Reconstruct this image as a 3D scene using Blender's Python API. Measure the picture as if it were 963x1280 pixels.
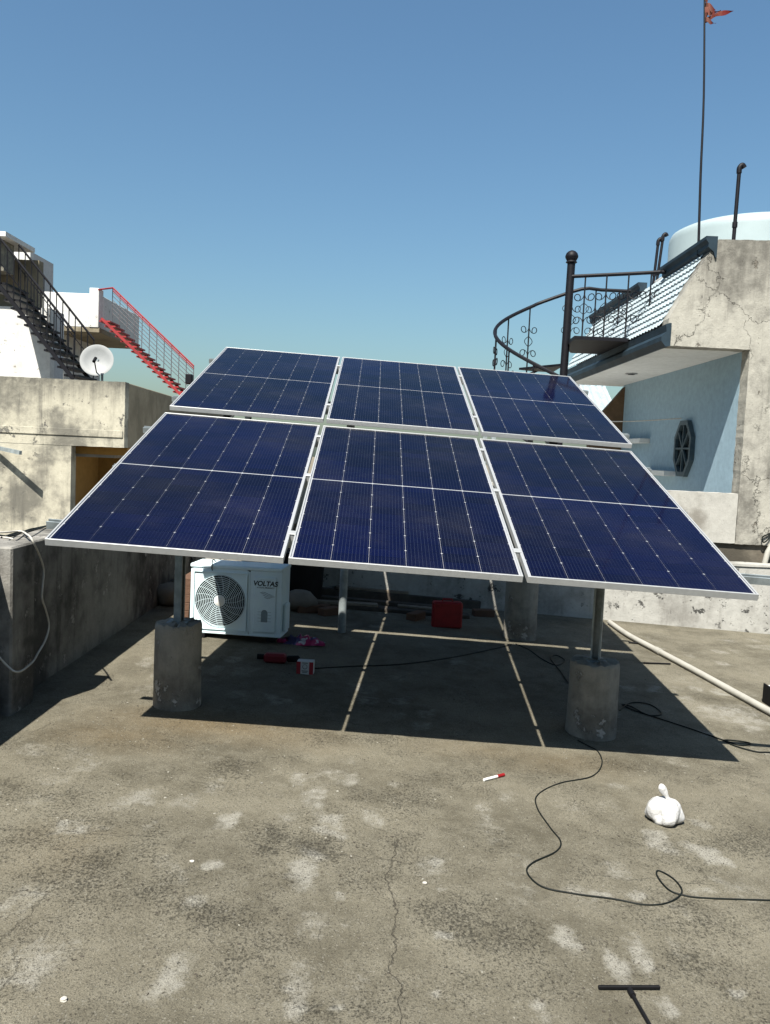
import bpy, bmesh, math, random
import numpy as np
from mathutils import Vector, Matrix

for o in list(bpy.data.objects): bpy.data.objects.remove(o)
S = bpy.context.scene
COL = S.collection
random.seed(4); RNG = np.random.default_rng(4)
rad = math.radians

# ------------------------------------------------------------------ camera
PH_W, PH_H = 963, 1280
CF, CPIT, CROLL, CH = 1020.42, -0.0731, 0.0451, 1.6077      # focal (px), pitch, roll, eye height
GX = -0.042                                                  # drainage fall of the roof floor towards +x
Fv = Vector((0, math.cos(CPIT), math.sin(CPIT))); U0 = Vector((0, -math.sin(CPIT), math.cos(CPIT))); R0 = Vector((1, 0, 0))
Rv = R0*math.cos(CROLL) + U0*math.sin(CROLL); Uv = -R0*math.sin(CROLL) + U0*math.cos(CROLL)
cam = bpy.data.cameras.new('camera'); camo = bpy.data.objects.new('camera', cam); COL.objects.link(camo)
camo.matrix_world = Matrix(((Rv.x, Uv.x, -Fv.x, 0), (Rv.y, Uv.y, -Fv.y, 0), (Rv.z, Uv.z, -Fv.z, CH), (0, 0, 0, 1)))
cam.sensor_fit = 'AUTO'; cam.sensor_width = 36; cam.lens = CF/PH_H*36; cam.clip_start = .05; cam.clip_end = 3000
S.camera = camo
S.render.resolution_x = 770; S.render.resolution_y = 1024

# ------------------------------------------------------------------ light
SAZ, SEL = rad(22.44), rad(55.3)
SUN = Vector((math.sin(SAZ)*math.cos(SEL), math.cos(SAZ)*math.cos(SEL), -math.sin(SEL)))   # way the light travels
w = bpy.data.worlds.new('World'); S.world = w; w.use_nodes = True
nt = w.node_tree; bg = nt.nodes['Background']
sky = nt.nodes.new('ShaderNodeTexSky'); sky.sky_type = 'NISHITA'; sky.sun_disc = False
sky.sun_elevation = SEL; sky.sun_rotation = math.pi + SAZ
sky.altitude = 200; sky.air_density = 1.5; sky.dust_density = 2.0; sky.ozone_density = 6.0
tint = nt.nodes.new('ShaderNodeMix'); tint.data_type = 'RGBA'; tint.blend_type = 'MULTIPLY'; tint.inputs[0].default_value = 1
tint.inputs[7].default_value = (.84, .985, 1, 1)                # the phone's cool white balance
nt.links.new(sky.outputs[0], tint.inputs[6]); nt.links.new(tint.outputs[2], bg.inputs[0]); bg.inputs[1].default_value = .0515
sl = bpy.data.lights.new('sun', 'SUN'); sl.energy = 5.0; sl.angle = rad(.5); sl.color = (1, .95, .86)
so = bpy.data.objects.new('sun', sl); COL.objects.link(so); so.rotation_euler = SUN.to_track_quat('-Z', 'Y').to_euler()
so.location = (-3, -6, 12)
S.view_settings.view_transform = 'Standard'; S.view_settings.look = 'None'; S.view_settings.gamma = 1
S.view_settings.exposure = 1.3; S.view_settings.use_curve_mapping = False

# ------------------------------------------------------------------ photo pixel -> place
def ray(x, y): return Fv + Rv*((x-PH_W/2)/CF) - Uv*((y-PH_H/2)/CF)
EYE = Vector((0, 0, CH))
def gz(x, y=0): return GX*x
def on_ground(x, y, dz=0):
    d = ray(x, y); return EYE + d*((dz-CH)/(d.z-GX*d.x))
def at_y(x, y, Y): d = ray(x, y); return EYE + d*(Y/d.y)
def at_x(x, y, X): d = ray(x, y); return EYE + d*(X/d.x)
def at_z(x, y, Z): d = ray(x, y); return EYE + d*((Z-CH)/d.z)

# ------------------------------------------------------------------ mesh helpers
class MB:
    def __init__(s): s.v = []; s.f = []
    def add(s, vs, fs, M=None):
        n = len(s.v)
        for p in vs:
            p = Vector(p); s.v.append(tuple(M @ p if M is not None else p))
        s.f += [tuple(i+n for i in f) for f in fs]; return s
    def box(s, lo, hi, bev=0, M=None):
        x0, y0, z0 = lo; x1, y1, z1 = hi
        if not bev:
            return s.add([(x0,y0,z0),(x1,y0,z0),(x1,y1,z0),(x0,y1,z0),(x0,y0,z1),(x1,y0,z1),(x1,y1,z1),(x0,y1,z1)],
                         [(3,2,1,0),(4,5,6,7),(0,1,5,4),(1,2,6,5),(2,3,7,6),(3,0,4,7)], M)
        c = [(x0+x1)/2,(y0+y1)/2,(z0+z1)/2]; h = [(x1-x0)/2,(y1-y0)/2,(z1-z0)/2]
        bm = bmesh.new()
        for sx in (-1,1):
            for sy in (-1,1):
                for sz in (-1,1):
                    for k in range(3):
                        e = [h[i]-(0 if i == k else bev) for i in range(3)]
                        bm.verts.new((c[0]+sx*e[0], c[1]+sy*e[1], c[2]+sz*e[2]))
        bmesh.ops.convex_hull(bm, input=bm.verts)
        bm.verts.index_update()
        s.add([v.co for v in bm.verts], [[v.index for v in f.verts] for f in bm.faces], M); bm.free(); return s
    def beam(s, a, b, w, h, up=(0,0,1), bev=0):
        a = Vector(a); b = Vector(b); d = (b-a); L = d.length; d.normalize(); up = Vector(up)
        x = d.cross(up).normalized(); z = x.cross(d)
        M = Matrix(((x.x,d.x,z.x,a.x),(x.y,d.y,z.y,a.y),(x.z,d.z,z.z,a.z),(0,0,0,1)))
        return s.box((-w/2,0,-h/2),(w/2,L,h/2),bev,M)
    def profile_beam(s, a, b, prof, up=(0,0,1), closed=True):
        """extrude a closed 2-d profile [(x,z)] from a to b"""
        a = Vector(a); b = Vector(b); d = (b-a); L = d.length; d.normalize(); up = Vector(up)
        x = d.cross(up).normalized(); z = x.cross(d); n = len(prof)
        vs = [a+x*p+z*q for p, q in prof] + [b+x*p+z*q for p, q in prof]
        fs = [(i,(i+1)%n,n+(i+1)%n,n+i) for i in range(n)] + [tuple(range(n-1,-1,-1)), tuple(range(n,2*n))]
        return s.add(vs, fs)
    def tube(s, pts, r, n=8, closed=False, caps=True):
        P = [Vector(p) for p in pts]; m = len(P); vs = []; prev = None
        for i in range(m):
            if closed: t = P[(i+1)%m]-P[i-1]
            else: t = P[min(i+1,m-1)]-P[max(i-1,0)]
            t.normalize()
            if prev is None:
                u = t.orthogonal().normalized()
            else:
                u = prev - t*prev.dot(t)
                u = u.normalized() if u.length > 1e-6 else t.orthogonal().normalized()
            prev = u; v = t.cross(u); rr = r[i] if isinstance(r, (list, tuple)) else r
            vs += [P[i]+(u*math.cos(2*math.pi*k/n)+v*math.sin(2*math.pi*k/n))*rr for k in range(n)]
        fs = []
        for i in range(m if closed else m-1):
            j = (i+1) % m
            for k in range(n): fs.append((i*n+k, i*n+(k+1)%n, j*n+(k+1)%n, j*n+k))
        if caps and not closed: fs += [tuple(range(n-1,-1,-1)), tuple((m-1)*n+k for k in range(n))]
        return s.add(vs, fs)
    def lathe(s, prof, n=24, M=None, jit=0):
        vs = []; fs = []; m = len(prof)
        for r, z in prof:
            for k in range(n):
                a = 2*math.pi*k/n; q = 1+(random.uniform(-jit,jit) if jit else 0)
                vs.append((r*q*math.cos(a), r*q*math.sin(a), z))
        for i in range(m-1):
            for k in range(n): fs.append((i*n+k, i*n+(k+1)%n, (i+1)*n+(k+1)%n, (i+1)*n+k))
        fs += [tuple(range(n-1,-1,-1)), tuple((m-1)*n+k for k in range(n))]
        return s.add(vs, fs, M)
    def prism(s, poly, axis, a, b, M=None):
        """polygon [(p,q)] extruded along axis 'x','y' or 'z' from a to b"""
        def mk(p, q, t): return {'x': (t,p,q), 'y': (p,t,q), 'z': (p,q,t)}[axis]
        n = len(poly)
        return s.add([mk(p,q,a) for p, q in poly]+[mk(p,q,b) for p, q in poly],
                     [(i,(i+1)%n,n+(i+1)%n,n+i) for i in range(n)]+[tuple(range(n-1,-1,-1)), tuple(range(n,2*n))], M)
    def blob(s, c, r, jit=.12, sub=2, seed=0):
        bm = bmesh.new(); bmesh.ops.create_icosphere(bm, subdivisions=sub, radius=1); rs = random.Random(seed)
        ph = [rs.uniform(0,6) for _ in range(6)]; bm.verts.index_update()
        vs = []
        for v in bm.verts:
            p = v.co; k = 1+jit*(math.sin(3*p.x+ph[0])+math.sin(4*p.y+ph[1])+math.sin(5*p.z+ph[2])+.6*math.sin(9*p.x+7*p.y+ph[3]))/2
            vs.append((c[0]+p.x*r[0]*k, c[1]+p.y*r[1]*k, c[2]+p.z*r[2]*k))
        s.add(vs, [[v.index for v in f.verts] for f in bm.faces]); bm.free(); return s
    def mesh(s, name, mat, Minv=None, smooth=None):
        me = bpy.data.meshes.new(name)
        vs = s.v if Minv is None else [tuple(Minv @ Vector(p)) for p in s.v]
        me.from_pydata(vs, [], s.f); me.update()
        bm = bmesh.new(); bm.from_mesh(me); bmesh.ops.recalc_face_normals(bm, faces=bm.faces); bm.to_mesh(me); bm.free()
        if smooth is not None:
            me.polygons.foreach_set('use_smooth', [True]*len(me.polygons)); me.set_sharp_from_angle(angle=rad(smooth))
        me.materials.append(mat); return me

MW = {}
def thing(name, label, cat, loc=(0,0,0), rot=None, group=None, kind=None):
    o = bpy.data.objects.new(name, None); COL.objects.link(o); o.empty_display_size = .1
    M = Matrix.Translation(Vector(loc)) @ (rot.to_4x4() if rot is not None else Matrix.Identity(4))
    o.matrix_world = M; MW[o] = M
    tag(o, label, cat, group, kind); return o
def tag(o, label=None, cat=None, group=None, kind=None):
    if label: o['label'] = label
    if cat: o['category'] = cat
    if group: o['group'] = group
    if kind: o['kind'] = kind
    return o
def part(name, mb, mat, parent, world=True, smooth=None, label=None, kind=None):
    """child mesh; coordinates given in world space (default) or in the parent's own space"""
    M = MW[parent]
    o = bpy.data.objects.new(name, mb.mesh(name, mat, M.inverted() if world else None, smooth)); COL.objects.link(o)
    o.parent = parent; MW[o] = M; tag(o, label, None, None, kind); return o
def solo(name, mb, mat, label, cat, loc=None, group=None, smooth=None, kind=None):
    """one-mesh thing, given in world space; origin moved to its base"""
    if loc is None:
        a = np.array(mb.v); loc = ((a[:,0].min()+a[:,0].max())/2, (a[:,1].min()+a[:,1].max())/2, a[:,2].min())
    M = Matrix.Translation(Vector(loc))
    o = bpy.data.objects.new(name, mb.mesh(name, mat, M.inverted(), smooth)); COL.objects.link(o)
    o.matrix_world = M; MW[o] = M; return tag(o, label, cat, group, kind)
def copy_tree(o, M=None, parent=None):
    c = o.copy(); COL.objects.link(c); c.parent = parent
    if M is not None: c.matrix_world = M; MW[c] = M
    for ch in o.children: copy_tree(ch, None, c)
    return c
def rough(poly, step=.07, amp=.006, seed=1):
    rs = random.Random(seed); out = []
    for i, (p, q) in enumerate(poly):
        p2, q2 = poly[(i+1)%len(poly)]; L = math.hypot(p2-p, q2-q); n = max(1, int(L/step))
        if L > 3: n = int(3/step)*2
        for k in range(n):
            t = k/n; out.append((p+(p2-p)*t+rs.uniform(-amp,amp), q+(q2-q)*t+rs.uniform(-amp,amp)))
    return out
def smooth_path(pts, k=6):
    P = [Vector(p) for p in pts]; out = []
    for i in range(len(P)-1):
        p0 = P[max(i-1,0)]; p1 = P[i]; p2 = P[i+1]; p3 = P[min(i+2,len(P)-1)]
        for j in range(k):
            t = j/k
            out.append(.5*((2*p1)+(p2-p0)*t+(2*p0-5*p1+4*p2-p3)*t*t+(3*p1-p0-3*p2+p3)*t**3))
    out.append(P[-1]); return out

# ------------------------------------------------------------------ materials
SHADE_DARKEN = .77  # evenly darkens the mixed base colours so that shade comes out deeper
class NB:
    def __init__(s, name):
        s.m = bpy.data.materials.new(name); s.m.use_nodes = True; s.t = s.m.node_tree; s.b = s.t.nodes['Principled BSDF']
        s.tc = s.t.nodes.new('ShaderNodeTexCoord'); s.co = s.tc.outputs['Object']
    def n(s, typ, **kw):
        x = s.t.nodes.new(typ)
        for k, v in kw.items(): setattr(x, k, v)
        return x
    def L(s, a, b): s.t.links.new(a, b)
    def map(s, scale=(1,1,1), loc=(0,0,0), src=None):
        x = s.n('ShaderNodeMapping'); x.inputs['Scale'].default_value = scale; x.inputs['Location'].default_value = loc
        s.L(src or s.co, x.inputs[0]); return x.outputs[0]
    def noise(s, scale, detail=6, rough=.6, vec=None, dist=0):
        x = s.n('ShaderNodeTexNoise'); x.inputs['Scale'].default_value = scale; x.inputs['Detail'].default_value = detail
        x.inputs['Roughness'].default_value = rough; x.inputs['Distortion'].default_value = dist
        s.L(vec or s.co, x.inputs['Vector']); return x.outputs['Fac']
    def step(s, v, a, b, lo=0, hi=1):
        x = s.n('ShaderNodeMapRange'); x.interpolation_type = 'SMOOTHSTEP'
        for i, q in zip((1,2,3,4), (a,b,lo,hi)): x.inputs[i].default_value = q
        s.L(v, x.inputs[0]); return x.outputs[0]
    def math(s, op, a, b=None):
        x = s.n('ShaderNodeMath', operation=op)
        for i, q in enumerate((a, b)):
            if q is None: continue
            if isinstance(q, (int, float)): x.inputs[i].default_value = q
            else: s.L(q, x.inputs[i])
        return x.outputs[0]
    def mix(s, f, a, b, mode='MIX'):
        x = s.n('ShaderNodeMix', data_type='RGBA', blend_type=mode)
        if isinstance(f, (int, float)): x.inputs[0].default_value = f
        else: s.L(f, x.inputs[0])
        for i, q in ((6, a), (7, b)):
            if isinstance(q, (tuple, list)): x.inputs[i].default_value = (*q[:3], 1)
            else: s.L(q, x.inputs[i])
        return x.outputs[2]
    def bump(s, h, strength=.4, dist=.01, prev=None):
        x = s.n('ShaderNodeBump'); x.inputs['Strength'].default_value = strength; x.inputs['Distance'].default_value = dist
        s.L(h, x.inputs['Height'])
        if prev: s.L(prev, x.inputs['Normal'])
        return x.outputs[0]
    def out(s, col, rough=.8, metal=0, normal=None, spec=.3):
        if isinstance(col, (tuple, list)): s.b.inputs['Base Color'].default_value = (*col[:3], 1)
        else: s.L(s.mix(1.0, col, (SHADE_DARKEN, SHADE_DARKEN, SHADE_DARKEN), 'MULTIPLY'), s.b.inputs['Base Color'])
        if isinstance(rough, (int, float)): s.b.inputs['Roughness'].default_value = rough
        else: s.L(rough, s.b.inputs['Roughness'])
        s.b.inputs['Metallic'].default_value = metal; s.b.inputs['Specular IOR Level'].default_value = spec
        if normal: s.L(normal, s.b.inputs['Normal'])
        return s.m

def plain(name, c, rough=.6, metal=0, var=.12, scale=9, spec=.35, bump=0):
    b = NB(name); n = b.noise(scale, 5)
    k = b.mix(b.step(n, .3, .7), tuple(q*(1-var) for q in c), tuple(min(.98, q*(1+var)) for q in c))
    fine = b.noise(scale*14, 3)
    k = b.mix(b.step(fine, .62, .75, 0, .25), k, tuple(q*.55 for q in c))
    nm = b.bump(fine, bump, .004) if bump else None
    return b.out(k, rough, metal, nm, spec)

def plaster(name, c, stain=(.12,.11,.09), amount=.5, peel=None, peelc=(.2,.18,.15), crack=0, rough=.9, streak=.5, seed=0.0, bump=.35, drip=None):
    b = NB(name); co = b.map(loc=(seed*3.1, seed*1.7, seed))
    n1 = b.noise(1.6, 8, .65, co); n2 = b.noise(11, 7, .7, co); n3 = b.noise(70, 3, .6, co)
    k = b.mix(b.step(n2, .25, .75), tuple(q*.86 for q in c), tuple(min(.97, q*1.08) for q in c))
    k = b.mix(b.step(n1, .44, .66, 0, amount), k, stain)
    st = b.noise(1, 6, .65, b.map((9, 9, .7), (seed, 2, seed)))
    k = b.mix(b.math('MULTIPLY', b.step(st, .5, .74, 0, streak), b.step(n1, .3, .6)), k, stain)
    if drip:
        zs = b.n('ShaderNodeSeparateXYZ'); b.L(b.co, zs.inputs[0]); top, ln = drip
        dz = b.math('ADD', zs.outputs[2], b.math('MULTIPLY', b.math('SUBTRACT', b.noise(1, 7, .7, b.map((7,7,.4),(seed,5,1))), .5), ln*1.6))
        k = b.mix(b.math('MULTIPLY', b.step(dz, top-ln, top, 0, .85), b.step(n2, .25, .6, .35, 1)), k, tuple(q*.8 for q in stain))
    sp = b.step(b.noise(38, 4, .7, co), .62, .72, 0, .55*min(1, amount*1.6))
    k = b.mix(sp, k, tuple(q*.8 for q in stain))
    h = b.math('ADD', b.math('MULTIPLY', n2, .6), b.math('MULTIPLY', n3, .25))
    if peel:
        pm = b.math('MULTIPLY', b.step(b.noise(7, 9, .75, co), peel, peel+.03), b.step(b.noise(1.1, 3, .5, b.map(loc=(seed, 7, 3))), .42, .55))
        k = b.mix(pm, k, peelc); h = b.math('SUBTRACT', h, b.math('MULTIPLY', pm, .5))
    if crack:
        dn = b.n('ShaderNodeTexNoise'); dn.inputs['Scale'].default_value = 2.6; dn.inputs['Detail'].default_value = 9; dn.inputs['Roughness'].default_value = .68; b.L(co, dn.inputs['Vector'])
        vm = b.n('ShaderNodeVectorMath', operation='SCALE'); b.L(dn.outputs['Color'], vm.inputs[0]); vm.inputs['Scale'].default_value = .8
        va = b.n('ShaderNodeVectorMath', operation='ADD'); b.L(co, va.inputs[0]); b.L(vm.outputs[0], va.inputs[1])
        vo = b.n('ShaderNodeTexVoronoi', feature='DISTANCE_TO_EDGE'); vo.inputs['Scale'].default_value = crack; b.L(va.outputs[0], vo.inputs['Vector'])
        cm = b.math('MULTIPLY', b.step(vo.outputs['Distance'], .0008, .007, 1, 0), b.step(b.noise(1.7, 3, .5, b.map(loc=(4, seed, 9))), .44, .56))
        k = b.mix(b.math('MULTIPLY', cm, .5), k, tuple(q*.5 for q in stain)); h = b.math('SUBTRACT', h, cm)
    return b.out(k, rough, 0, b.bump(h, bump, .012), .2)

M_alu = plain('aluminium', (.42,.43,.43), .45, .3, .06, 30)
M_galv = plain('galvanised steel', (.30,.34,.35), .5, .35, .2, 16)
M_white = plain('blue-shaded enamel', (.74,.90,.98), .45, 0, .05, 6)  # blue of sky-lit shade mixed evenly into the white
M_whiteplastic = plain('white plastic', (.75,.75,.72), .5, 0, .06, 20)
M_black = plain('black paint', (.006,.006,.009), .55, 0, .25, 20, .18)
M_blackp = plain('black plastic', (.006,.006,.007), .6, 0, .3, 12, .18)
M_red = plain('red stair paint', (.30,.028,.030), .5, 0, .2, 8)
M_redp = plain('red plastic', (.26,.008,.010), .5, 0, .15, 12)
M_cable = plain('cable sheath', (.006,.009,.008), .6, 0, .2, 40, .18)
M_wcable = plain('white cable sheath', (.48,.46,.41), .6, 0, .15, 20)
M_navy = plain('navy trim paint', (.018,.034,.048), .6, 0, .25, 7, .2)
M_blue = plaster('pale blue wall paint', (.335,.465,.545), (.24,.34,.40), .12, rough=.7, streak=.05, seed=2, bump=.08)
M_soffit = plaster('soffit paint', (.92,.92,.88), (.35,.33,.3), .12, rough=.8, streak=0, seed=3, bump=.1)
M_tile = plain('pale roof tile', (.36,.43,.46), .6, 0, .18, 12)
M_gable = plaster('bare gable plaster', (.40,.385,.335), (.135,.128,.112), .95, .64, (.17,.155,.13), 1.0, seed=5, bump=1.0, streak=.9, drip=(11.1,.8))
M_house = plaster('weathered whitewash', (.42,.41,.375), (.18,.165,.14), .8, .66, (.24,.22,.19), 0, seed=8, bump=.5)
M_dirty = plaster('dirty plinth plaster', (.16,.14,.11), (.05,.045,.035), .8, seed=9, bump=.6)
M_parback = plaster('stained white parapet', (.42,.415,.385), (.12,.11,.095), .55, .575, (.06,.06,.056), seed=12, bump=.7, streak=.5)
M_parleft = plaster('grey rough parapet plaster', (.27,.26,.235), (.045,.043,.04), .9, .58, (.42,.40,.37), seed=15, bump=.9, streak=.7)
M_cream = plaster('cream terrace wall', (.50,.47,.375), (.12,.115,.10), .85, .60, (.15,.145,.13), seed=18, bump=.7, streak=.9, drip=(9.42,.42))
M_side = plaster('olive shaded side wall', (.26,.225,.16), (.11,.095,.065), .5, seed=19, bump=.4)  # dark tone of shaded side walls and undersides put into the colour
M_ochre = plaster('ochre wall paint', (.30,.165,.045), (.2,.1,.03), .3, seed=20, bump=.15)
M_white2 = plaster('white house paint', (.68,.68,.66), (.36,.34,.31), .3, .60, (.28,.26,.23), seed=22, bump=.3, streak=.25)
M_shadeside = plaster('shaded white house side', (.55,.56,.57), (.4,.4,.4), .2, seed=24, bump=.2)  # shaded copy of the white house paint, shade greyed into the colour
M_pier = plaster('pier concrete', (.34,.315,.265), (.085,.08,.068), .8, .60, (.5,.48,.44), seed=26, bump=1.0, streak=.4)
M_tank = plain('tank plastic', (.33,.405,.42), .5, 0, .04, 3)
M_wood = plaster('old grey timber', (.10,.085,.07), (.03,.027,.023), .7, seed=30, bump=.8)
M_wood2 = plaster('pale timber', (.30,.25,.19), (.1,.085,.07), .6, seed=31, bump=.8)
M_brick = plaster('old brick', (.13,.075,.05), (.05,.04,.03), .6, seed=33, bump=.9)
M_sack = plaster('dusty sack cloth', (.20,.18,.15), (.08,.07,.06), .6, seed=34, bump=.9)
M_pvc = plain('white pvc', (.38,.37,.33), .5, 0, .08, 8)
M_brownwall = plaster('brown stone wall', (.17,.11,.065), (.08,.05,.03), .6, seed=36, bump=.6)
M_ground = plaster('dry earth', (.22,.19,.14), (.12,.1,.07), .6, seed=40)
M_g0 = plain('pale stone', (.5,.48,.43), .9, 0, .15, 60)
M_slab = plaster('slab edge concrete', (.22,.2,.17), (.1,.09,.08), .6, seed=41)

def cell_material():
    b = NB('solar cell')
    sx = b.n('ShaderNodeSeparateXYZ'); b.L(b.co, sx.inputs[0])
    oi = b.n('ShaderNodeObjectInfo')
    lt = b.step(b.noise(.9, 3, .5, oi.outputs['Location']), .35, .65)
    base = b.mix(b.math('ADD', b.math('MULTIPLY', oi.outputs['Random'], .35), b.math('MULTIPLY', lt, .65)), (.0008,.0014,.0070), (.0014,.0027,.024))
    fr = b.math('FRACT', b.math('ADD', b.math('MULTIPLY', sx.outputs[0], 1/.0182), 50.0))      # ten ribbons across a cell
    line = b.math('LESS_THAN', b.math('ABSOLUTE', b.math('SUBTRACT', fr, .5)), .028)
    fg = b.math('FRACT', b.math('ADD', b.math('MULTIPLY', sx.outputs[1], 1/.0113), 50.0))       # pads along each ribbon
    pad = b.math('MULTIPLY', b.math('LESS_THAN', b.math('ABSOLUTE', b.math('SUBTRACT', fg, .5)), .16), b.math('LESS_THAN', b.math('ABSOLUTE', b.math('SUBTRACT', fr, .5)), .05))
    k = b.mix(b.math('MAXIMUM', b.math('MULTIPLY', line, .8), b.math('MULTIPLY', pad, .9)), base, (.030,.037,.060))
    return b.out(k, .6, 0, None, 0.0)
M_cell = cell_material()
M_backsheet = plain('white backsheet', (.33,.34,.36), .6, 0, .03, 10)
def glass_material():
    b = NB('panel glass'); t = b.t; t.nodes.remove(b.b)
    fr = b.n('ShaderNodeFresnel'); fr.inputs['IOR'].default_value = 1.2
    tr = b.n('ShaderNodeBsdfTransparent'); gl = b.n('ShaderNodeBsdfGlossy'); gl.inputs['Roughness'].default_value = .06
    mx = b.n('ShaderNodeMixShader'); geo = b.n('ShaderNodeNewGeometry'); b.L(b.math('MULTIPLY', fr.outputs[0], b.math('SUBTRACT', 1.0, geo.outputs['Backfacing'])), mx.inputs[0]); b.L(tr.outputs[0], mx.inputs[1]); b.L(gl.outputs[0], mx.inputs[2])
    df = b.n('ShaderNodeBsdfDiffuse'); df.inputs['Color'].default_value = (.35,.33,.30,1)        # a film of dust
    m2 = b.n('ShaderNodeMixShader'); b.L(b.step(b.noise(1.3, 8, .68), .40, .75, .0005, .011), m2.inputs[0]); b.L(mx.outputs[0], m2.inputs[1]); b.L(df.outputs[0], m2.inputs[2])
    b.L(m2.outputs[0], t.nodes['Material Output'].inputs[0]); return b.m
M_glass = glass_material()

# ------------------------------------------------------------------ roof floor
def vnoise(x, y, scale, seed, octaves=4):
    rs = np.random.default_rng(seed); G = rs.random((256,256)); out = 0; amp = 1; tot = 0
    for o in range(octaves):
        u = x*scale+37.3*o; v = y*scale+11.7*o; i = np.floor(u).astype(int); j = np.floor(v).astype(int); fu = u-i; fv = v-j
        fu = fu*fu*(3-2*fu); fv = fv*fv*(3-2*fv)
        a = G[i%256,j%256]; b_ = G[(i+1)%256,j%256]; c = G[i%256,(j+1)%256]; d = G[(i+1)%256,(j+1)%256]
        out = out + amp*((a*(1-fu)+b_*fu)*(1-fv)+(c*(1-fu)+d*fu)*fv); tot += amp; amp *= .55; scale *= 2.03
    return out/tot
LIGHT = [(110,955,20,10,.6),(286,1025,15,13,.8),(269,1086,15,7,.9),(213,1226,25,28,.8),(186,1033,8,8,.6),(272,983,14,12,.5),(246,1129,14,10,.7),(10,1199,15,15,.5),(146,1010,25,8,.4),(126,1036,20,8,.4),
 (375,971,11,8,.9),(400,996,14,14,.8),(436,976,12,7,.8),(403,968,12,10,.5),(466,1020,14,12,.7),(383,1083,18,22,.9),(542,1081,14,8,.7),(546,1109,10,6,.6),(423,1122,9,6,.8),(546,1166,18,7,.8),(366,1242,20,28,.8),(415,1257,10,8,.8),(536,1249,12,6,.9),(496,978,10,5,.5),(609,1013,12,14,.5),(363,1023,14,8,.5),(433,1162,8,4,.6),
 (827,1053,18,13,.9),(884,1067,18,11,1.1),(703,1173,18,17,.9),(799,1192,18,22,.9),(765,1208,14,20,.8),(755,1115,18,5,.8),(791,1116,12,4,.7),(874,1115,16,7,.8),(834,1260,16,20,.8),(685,1268,14,14,.8),(926,1248,12,7,.8),(850,1188,14,14,.4),(616,1041,16,14,.5),(703,1005,15,10,.4),(632,997,12,8,.4),(775,982,14,5,.5),(874,1030,16,8,.6),(759,1005,14,10,.4),(846,1137,15,10,.4),(915,893,40,12,.7),(870,850,40,8,.3)]
DARK = [(150,1110,70,40,.6),(330,1045,20,10,.9),(390,1065,24,12,.7),(300,1150,70,30,.5),(330,1060,20,8,.7),(60,1150,50,40,.5),(90,1010,60,20,.35),(600,1150,60,25,.4),(880,1180,50,40,.5),(920,1060,40,25,.35),(640,1050,50,25,.3),(600,1250,40,20,.3),(140,1240,50,30,.35),(470,1150,50,20,.35),(860,790,80,10,.3),(500,1060,30,12,.4)]
OCHRE = [(270,906,110,13,.9),(150,918,70,14,.6),(620,938,80,10,.4),(360,925,60,10,.4),(80,1060,50,25,.3),(700,952,60,12,.45)]
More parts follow.
